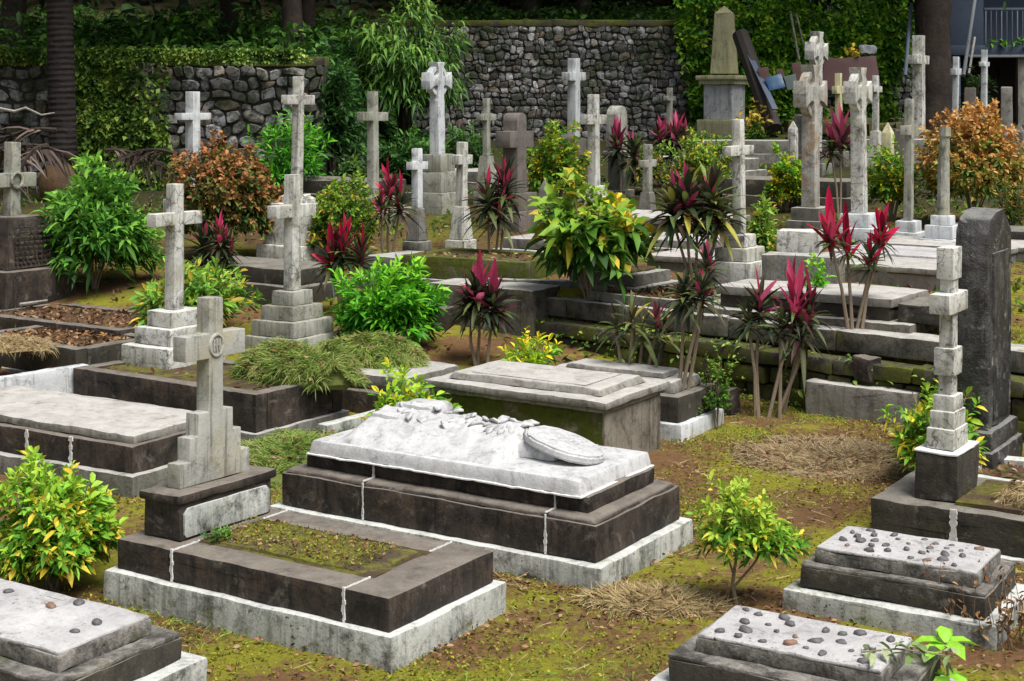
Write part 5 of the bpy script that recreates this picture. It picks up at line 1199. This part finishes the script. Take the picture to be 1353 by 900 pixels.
# undergrowth on the bank behind the walls
rng = np.random.default_rng(6); n = 22000
X = rng.uniform(-13, 10, n); Y = np.where(X < -2.2, rng.uniform(26.4, 40, n), rng.uniform(38, 48, n)); hgt = .25 + .9 * np.clip(np.array([noise.noise(Vector((x * .6, y * .6, 2))) for x, y in zip(X, Y)]) + .2, 0, 1)
Z = gz(X, Y) + rng.uniform(0, 1, n) * hgt * np.clip((Y - np.where(X < -2.2, 25.9, 37.8)) / 1.5, .15, 1)
tag(link('undergrowth', leafmesh(np.stack([X, Y, Z], 1), np.stack([rng.normal(0, 1, n), rng.normal(-.3, 1, n), rng.normal(.3, .6, n)], 1), .24 * rng.uniform(.5, 1.3, n), .4, LANCE, rng.uniform(0, .6, n), .3, rng), LM['ivy']), 'shaded undergrowth on the bank above the walls', 'undergrowth', kind='stuff')
rng = np.random.default_rng(16); n = 9000
X = rng.uniform(-3.7, -1.9, n); Y = rng.uniform(25.9, 37, n)
tag(link('bank_creepers', leafmesh(np.stack([X, Y, gz(X, Y) + rng.uniform(-.02, .22, n)], 1), np.stack([rng.normal(.4, .8, n), rng.normal(-.4, .8, n), rng.normal(0, .6, n)], 1), .17 * rng.uniform(.5, 1.3, n), .5, LANCE, rng.uniform(0, .55, n), .4, rng), LM['deep']), 'dark creepers covering the bank at the end of the boulder wall', 'creepers', kind='stuff')
shrub_px('shrub', 'tall dark shrub at the end of the boulder wall', 440, 250, 62, 84, 'deep', Y=26.2, size=.26, width=.3, shoots=110, per=8, seed=88, hightint=.3)
# palm
px_, py_ = xat(85, 24), 24
o = thing('palm_tree', 'dark ringed palm trunk rising at the left behind the green bush', 'palm', (px_, py_, G(px_, py_)))
bm = bmesh.new(); pts = []; rad = []
for k in range(150):
    z = -.2 + k * .045; pts.append((-.12 * (z / 5), 0, z)); rad.append((.228 if k % 2 else .214) * (1.25 if z < .3 else 1) * (1 - .02 * z))
tube(bm, pts, rad, 18); rough(bm, .012, 5, 3); link('trunk', to_me(bm, smooth=25), M['palmbark'], o)
bm = bmesh.new(); bmesh.ops.create_uvsphere(bm, u_segments=18, v_segments=8, radius=1)
for v in bm.verts: v.co = Vector((v.co.x * .40, v.co.y * .40, v.co.z * .42 + .25)) + noise.noise_vector(v.co * 5) * .05
link('root_mass', to_me(bm), M['soilbrown'], o)
def frond(root, ln, az_, rise, sag, nl, lw, seed):
    rng = np.random.default_rng(seed); t = np.linspace(.08, 1, nl)
    def c(tt): return np.stack([np.cos(az_) * ln * tt, np.sin(az_) * ln * tt, rise * tt * ln - sag * ln * tt ** 2], -1) + np.array(root)
    P = np.repeat(c(t), 2, 0); tan = np.repeat(c(t + .01) - c(t), 2, 0); tan = unit(tan); side = np.array([-np.sin(az_), np.cos(az_), 0])
    sgn = np.tile([1, -1], nl); D = tan * .8 + side * sgn[:, None] + np.array([0, 0, -.25]) + rng.normal(0, .08, (2 * nl, 3))
    L = ln * .32 * np.repeat(np.sin(np.clip(t, 0, 1) * 2.6 + .4), 2).clip(.25)
    return P, D, L, [tuple(q) for q in c(np.linspace(0, 1, 9))]
Ps, Ds, Ls = [], [], []; bm = bmesh.new()
for k in range(18):
    P, D, L, rc = frond((-.15, 0, 6.5), 3.0, k * 2.4, .75 - .06 * k, .75, 34, .05, k); Ps.append(P); Ds.append(D); Ls.append(L); tube(bm, rc, [.035 * (1 - q / 10) for q in range(9)], 6)
link('frond_stalks', to_me(bm), M['stem'], o); Ps, Ds, Ls = map(np.concatenate, (Ps, Ds, Ls))
link('fronds', leafmesh(Ps, Ds, Ls, .06, BLADE, np.random.default_rng(2).uniform(.2, .8, len(Ls)), .3), LM['wood'], o)
def dead_frond(label, loc, ln, az_, rise, sag, seed):
    o = thing('dead_palm_frond', label, 'palm frond', loc, 0, 'dead palm fronds'); P, D, L, rc = frond((0, 0, 0), ln, az_, rise, sag, 30, .05, seed)
    rng = np.random.default_rng(seed); D = D + rng.normal(0, .35, D.shape)
    link('leaflets', leafmesh(P, D, L * 1.2, .07, BLADE, rng.uniform(0, 1, len(L)), .35, rng), LM['dead'], o); bm = bmesh.new(); tube(bm, rc, [.04 * (1 - q / 11) for q in range(9)], 6); link('midrib', to_me(bm), M['bark'], o)
dead_frond('dry brown palm frond fanned out right of the palm trunk', PY(140, 22, .95), 1.2, R(-15), .1, .45, 1)
dead_frond('dead palm frond drooping behind the far-left cross', PY(75, 21, 1.35), 1.6, R(190), .2, .85, 2)
dead_frond('fallen palm frond arching at the far-left edge', PY(-10, 20.5, 1.1), 1.6, R(12), .45, .8, 3)
dead_frond('dead palm frond hanging down beside the palm trunk base', PY(62, 20, 1.25), 1.1, R(250), .1, 1.2, 4)
dead_frond('dry frond lying against the boulder wall behind the broad cracked cross', PY(235, 21.5, .95), 1.1, R(165), .35, .5, 5)
o = thing('fallen_branch', 'pale bare branch lying over the far-left dead fronds', 'branch', PY(-5, 20.6, 1.6)); bm = bmesh.new(); tube(bm, [(0, 0, .1), (.25, 0, .05), (.4, 0, .1), (.6, .05, .0), (.78, .05, .03)], [.022, .02, .018, .015, .01], 6); link('branch', to_me(bm), M['flag'], o)
o = thing('fallen_branch', 'pale stick lying on the leaf-filled kerbed grave at left', 'branch', at(0, 408, .5)); bm = bmesh.new(); tube(bm, [(-.3, 0, .02), (.2, .12, .03), (.45, .2, .06)], [.025, .022, .015], 6); link('branch', to_me(bm), M['flag'], o)
# drooping young tree
x_, y_ = xat(535, 30), 30
o = thing('young_tree', 'young tree with drooping bright green leaves before the dark wall', 'tree', (x_, y_, G(x_, y_)))
bm = bmesh.new()
for k in range(7):
    a = k * .9; tube(bm, [(0, 0, -.1), (.15 * math.cos(a), .15 * math.sin(a), 1.2), (.7 * math.cos(a), .5 * math.sin(a), 2.3), (1.0 * math.cos(a), .7 * math.sin(a), 2.8)], [.05, .04, .025, .01], 6)
link('trunk', to_me(bm), M['bark'], o)
link('foliage', shrub_foliage(1.15, .8, 3.3, .9, 210, 9, .36, .22, 61, hightint=.45, spread=1.1, droop=.75, lumps=.5), LM['green'], o)
# poles and junk at the right back
def pole(label, a, b, r, mat, name='pole', cat='pole'):
    a, b = Vector(a), Vector(b); o = thing(name, label, cat, a); bm = bmesh.new(); tube(bm, [(0, 0, 0), tuple((b - a) * .5), tuple(b - a)], r, 10); link('shaft', to_me(bm), M[mat], o); return o
M['bluepaint'] = plain('shaded_blue_paint', (.04, .06, .10), .6, .3, 6)  # tree shade is put into this colour, darker than the paint itself
M['bluegrey'] = plain('blue_grey_wood', (.075, .10, .15), .7, .2, 8)
M['redsheet'] = plain('dark_red_sheet', (.055, .017, .016), .7, .4, 4)
M['terracotta'] = plain('faded_terracotta', (.085, .042, .036), .8, .3, 6)
M['bluetarp'] = plain('bright_blue_plastic', (.012, .075, .17), .4, .1, 4)
M['teal'] = plain('pale_teal_board', (.07, .10, .095), .7, .2, 6)
M['darkwood'] = plain('dark_wood', (.035, .028, .024), .8, .4, 10)
M['white'] = plain('shaded_white_paint', (.20, .215, .23), .6, .2, 8)  # white dulled so the colour carries the shade under the trees
def Pz(px, py, Y): return Vector((xat(px, Y), Y, zat(py, Y)))
pole('thick dark beam leaning right of the obelisk', Pz(1022, 170, 33), Pz(978, 45, 34.5), .19, 'darkwood', 'beam', 'beam')
a, b = Pz(1024, 145, 32.8), Pz(990, 72, 34)
o = thing('plank', 'blue-grey plank leaning against the dark beam', 'plank', a); d = (b - a); o.rotation_euler = d.to_track_quat('Z', 'Y').to_euler(); link('board', block(-.07, .07, -.02, .02, 0, d.length, .004, .002, .3), M['bluegrey'], o)
pole('pale bamboo stick leaning on the ivy wall behind the flared crosses', Pz(1056, 80, 36), Pz(1044, 15, 36.6), .03, 'flag', 'stick', 'stick')
pole('thin bleached stick beside the bamboo stick', Pz(1062, 60, 36.1), Pz(1052, 18, 36.6), .022, 'flag', 'stick', 'stick')
pole('pale blue pipe standing left of the big tree trunk', Pz(1196, 100, 35), Pz(1204, 5, 36), .045, 'bluegrey', 'pipe', 'pipe')
pole('pale pole leaning against the blue house front', Pz(1273, 100, 39), Pz(1288, 0, 42), .05, 'white')
pole('second slender pole leaning under the balcony', Pz(1280, 98, 39.5), Pz(1288, 50, 42), .035, 'flag')
def sheet(label, px, py0, py1, wpx, Y, mat, tilt, name='sheet', cat='sheet', roll=0):
    s = Y / FOC; o = thing(name, label, cat, Pz(px, py1, Y)); h = (py1 - py0) * s; w_ = wpx * s; o.rotation_euler = (R(-tilt), R(roll), 0)
    link('panel', block(-w_ / 2, w_ / 2, -.02, .02, 0, h, .006, .01, .15), M[mat], o); return o
o = thing('rubble_bank', 'low bank of dark rubble below the leaning sheets', 'rubble', PY(1110, 33.5)); bm = bmesh.new(); rr = random.Random(8)
for k in range(120):
    x, y = rr.uniform(-1.9, 1.9), rr.uniform(-.4, .8); s = rr.uniform(.10, .22); zt = .55 * rr.random(); add_block(bm, x - s, x + s, y - s, y + s, zt - .1, zt + s, .03)
rough(bm, .05, 4, 3); link('stones', to_me(bm), M['wallbase'], o)
sheet('bright blue plastic sheet among the leaning boards', 1027, 98, 118, 22, 33.2, 'bluetarp', 25, roll=-14)
sheet('pale teal board beside the blue plastic sheet', 1048, 98, 118, 16, 33.3, 'teal', 20, roll=-12)
sheet('faded terracotta panel left of the blue plastic', 1013, 88, 116, 14, 33.4, 'terracotta', 18, roll=-8)
sheet('terracotta panel between the blue and teal boards', 1038, 90, 118, 9, 33.4, 'terracotta', 15, roll=-16)
sheet('pinkish terracotta panel behind the front flared cross', 1056, 82, 110, 13, 33.6, 'terracotta', 14, roll=-6)
sheet('dark red sheet standing behind the yellowed cross', 1098, 74, 120, 26, 33.8, 'redsheet', 16, roll=8)
sheet('wide dark red sheet propped under the flowers', 1138, 72, 118, 52, 33.9, 'redsheet', 22, roll=-4)
o = thing('yellow_flowers', 'bunch of yellow flowers on top of the wide red sheet', 'flowers', Pz(1128, 70, 34.3)); n = 40; rng = np.random.default_rng(3)
link('petals', leafmesh(rng.normal(0, .08, (n, 3)), rng.normal(0, 1, (n, 3)), .12, .6, LANCE, rng.uniform(0, 1, n), .1), LM['ypetal'], o)
o = thing('plastic_bag', 'crumpled white and pink bag beside the yellow flowers', 'bag', Pz(1146, 72, 34.3)); link('bag', block(-.18, .18, -.12, .12, 0, .2, .06, .05, .06), M['white'], o)
o = thing('yellow_flowers', 'yellow flowering plant by the leaning beam right of the obelisk', 'flowers', PY(994, 33)); n = 90; rng = np.random.default_rng(4)
link('petals', leafmesh(np.array([0, 0, .75]) + rng.normal(0, .17, (n, 3)), rng.normal(0, 1, (n, 3)), .16, .4, LANCE, rng.uniform(0, 1, n), .1), LM['ypetal'], o); link('foliage', shrub_foliage(.4, .3, .8, .1, 40, 8, .2, .3, 71), LM['ivy'], o)
# blue house
hx0 = xat(1256, 43)
o = thing('house', 'blue-painted house with balcony and dark veranda at the top right', 'house', (hx0, 43, G(hx0, 43)))
gz0 = o.location.z; zf = zat(60, 43) - gz0
link('wall', block(.0, .95, .05, 5, zf + .004, zf + 3.4, .01, .004, 1), M['bluepaint'], o)
link('rear_wall', block(.05, 7, 4.0, 4.2, -.3, zf + 3.4, .01, .004, 1), M['darkwood'], o)
link('balcony_floor', block(.0, 7, 0, 4, zf - .28, zf, .01, .003, 1), M['bluepaint'], o)
link('fascia_trim', block(.5, 7, -.05, -.002, zf - .34, zf - .27, .006, .003, 1), M['white'], o)
link('upper_wall', block(.96, 7, 1.6, 1.8, zf + .004, zf + 3.4, .01, .004, 1), M['bluegrey'], o)
link('roof', block(-.4, 7.4, -.4, 5, zf + 3.41, zf + 3.6, .02, .005, 1), M['terracotta'], o)
rl = link('railing', block(.96, 7, .03, .08, zf + 1.0, zf + 1.07, .01, .002, 1), M['bluegrey'], o)
for k in range(40): link('baluster', block(1.0 + k * .15, 1.03 + k * .15, .04, .07, zf + .01, zf + 1.0, .004, .001, 1), M['white'] if k % 3 == 0 else M['bluegrey'], rl)
for xx in (.1, 1.95, 4.2): link('post', block(xx, xx + .22, .1, .32, -.3, zf - .281, .01, .004, 1), M['flag'] if xx > 1 else M['bluegrey'], o)
n = 260; rng = np.random.default_rng(8); link('planter_foliage', leafmesh(np.stack([rng.uniform(1, 7, n), rng.uniform(-.05, .05, n), zf + rng.uniform(0, .18, n)], 1), rng.normal(0, 1, (n, 3)), .18, .4, LANCE, rng.uniform(.2, .9, n), .3, rng), LM['ivy'], o)

# settling: each free-standing cross leans a little its own way
lr = random.Random(31)
for o in scene.objects:
    if o.parent is None and o.name.startswith('grave_cross'):
        o.rotation_euler.x = R(lr.uniform(-.9, .9)); o.rotation_euler.y = R(lr.uniform(-.9, .9))
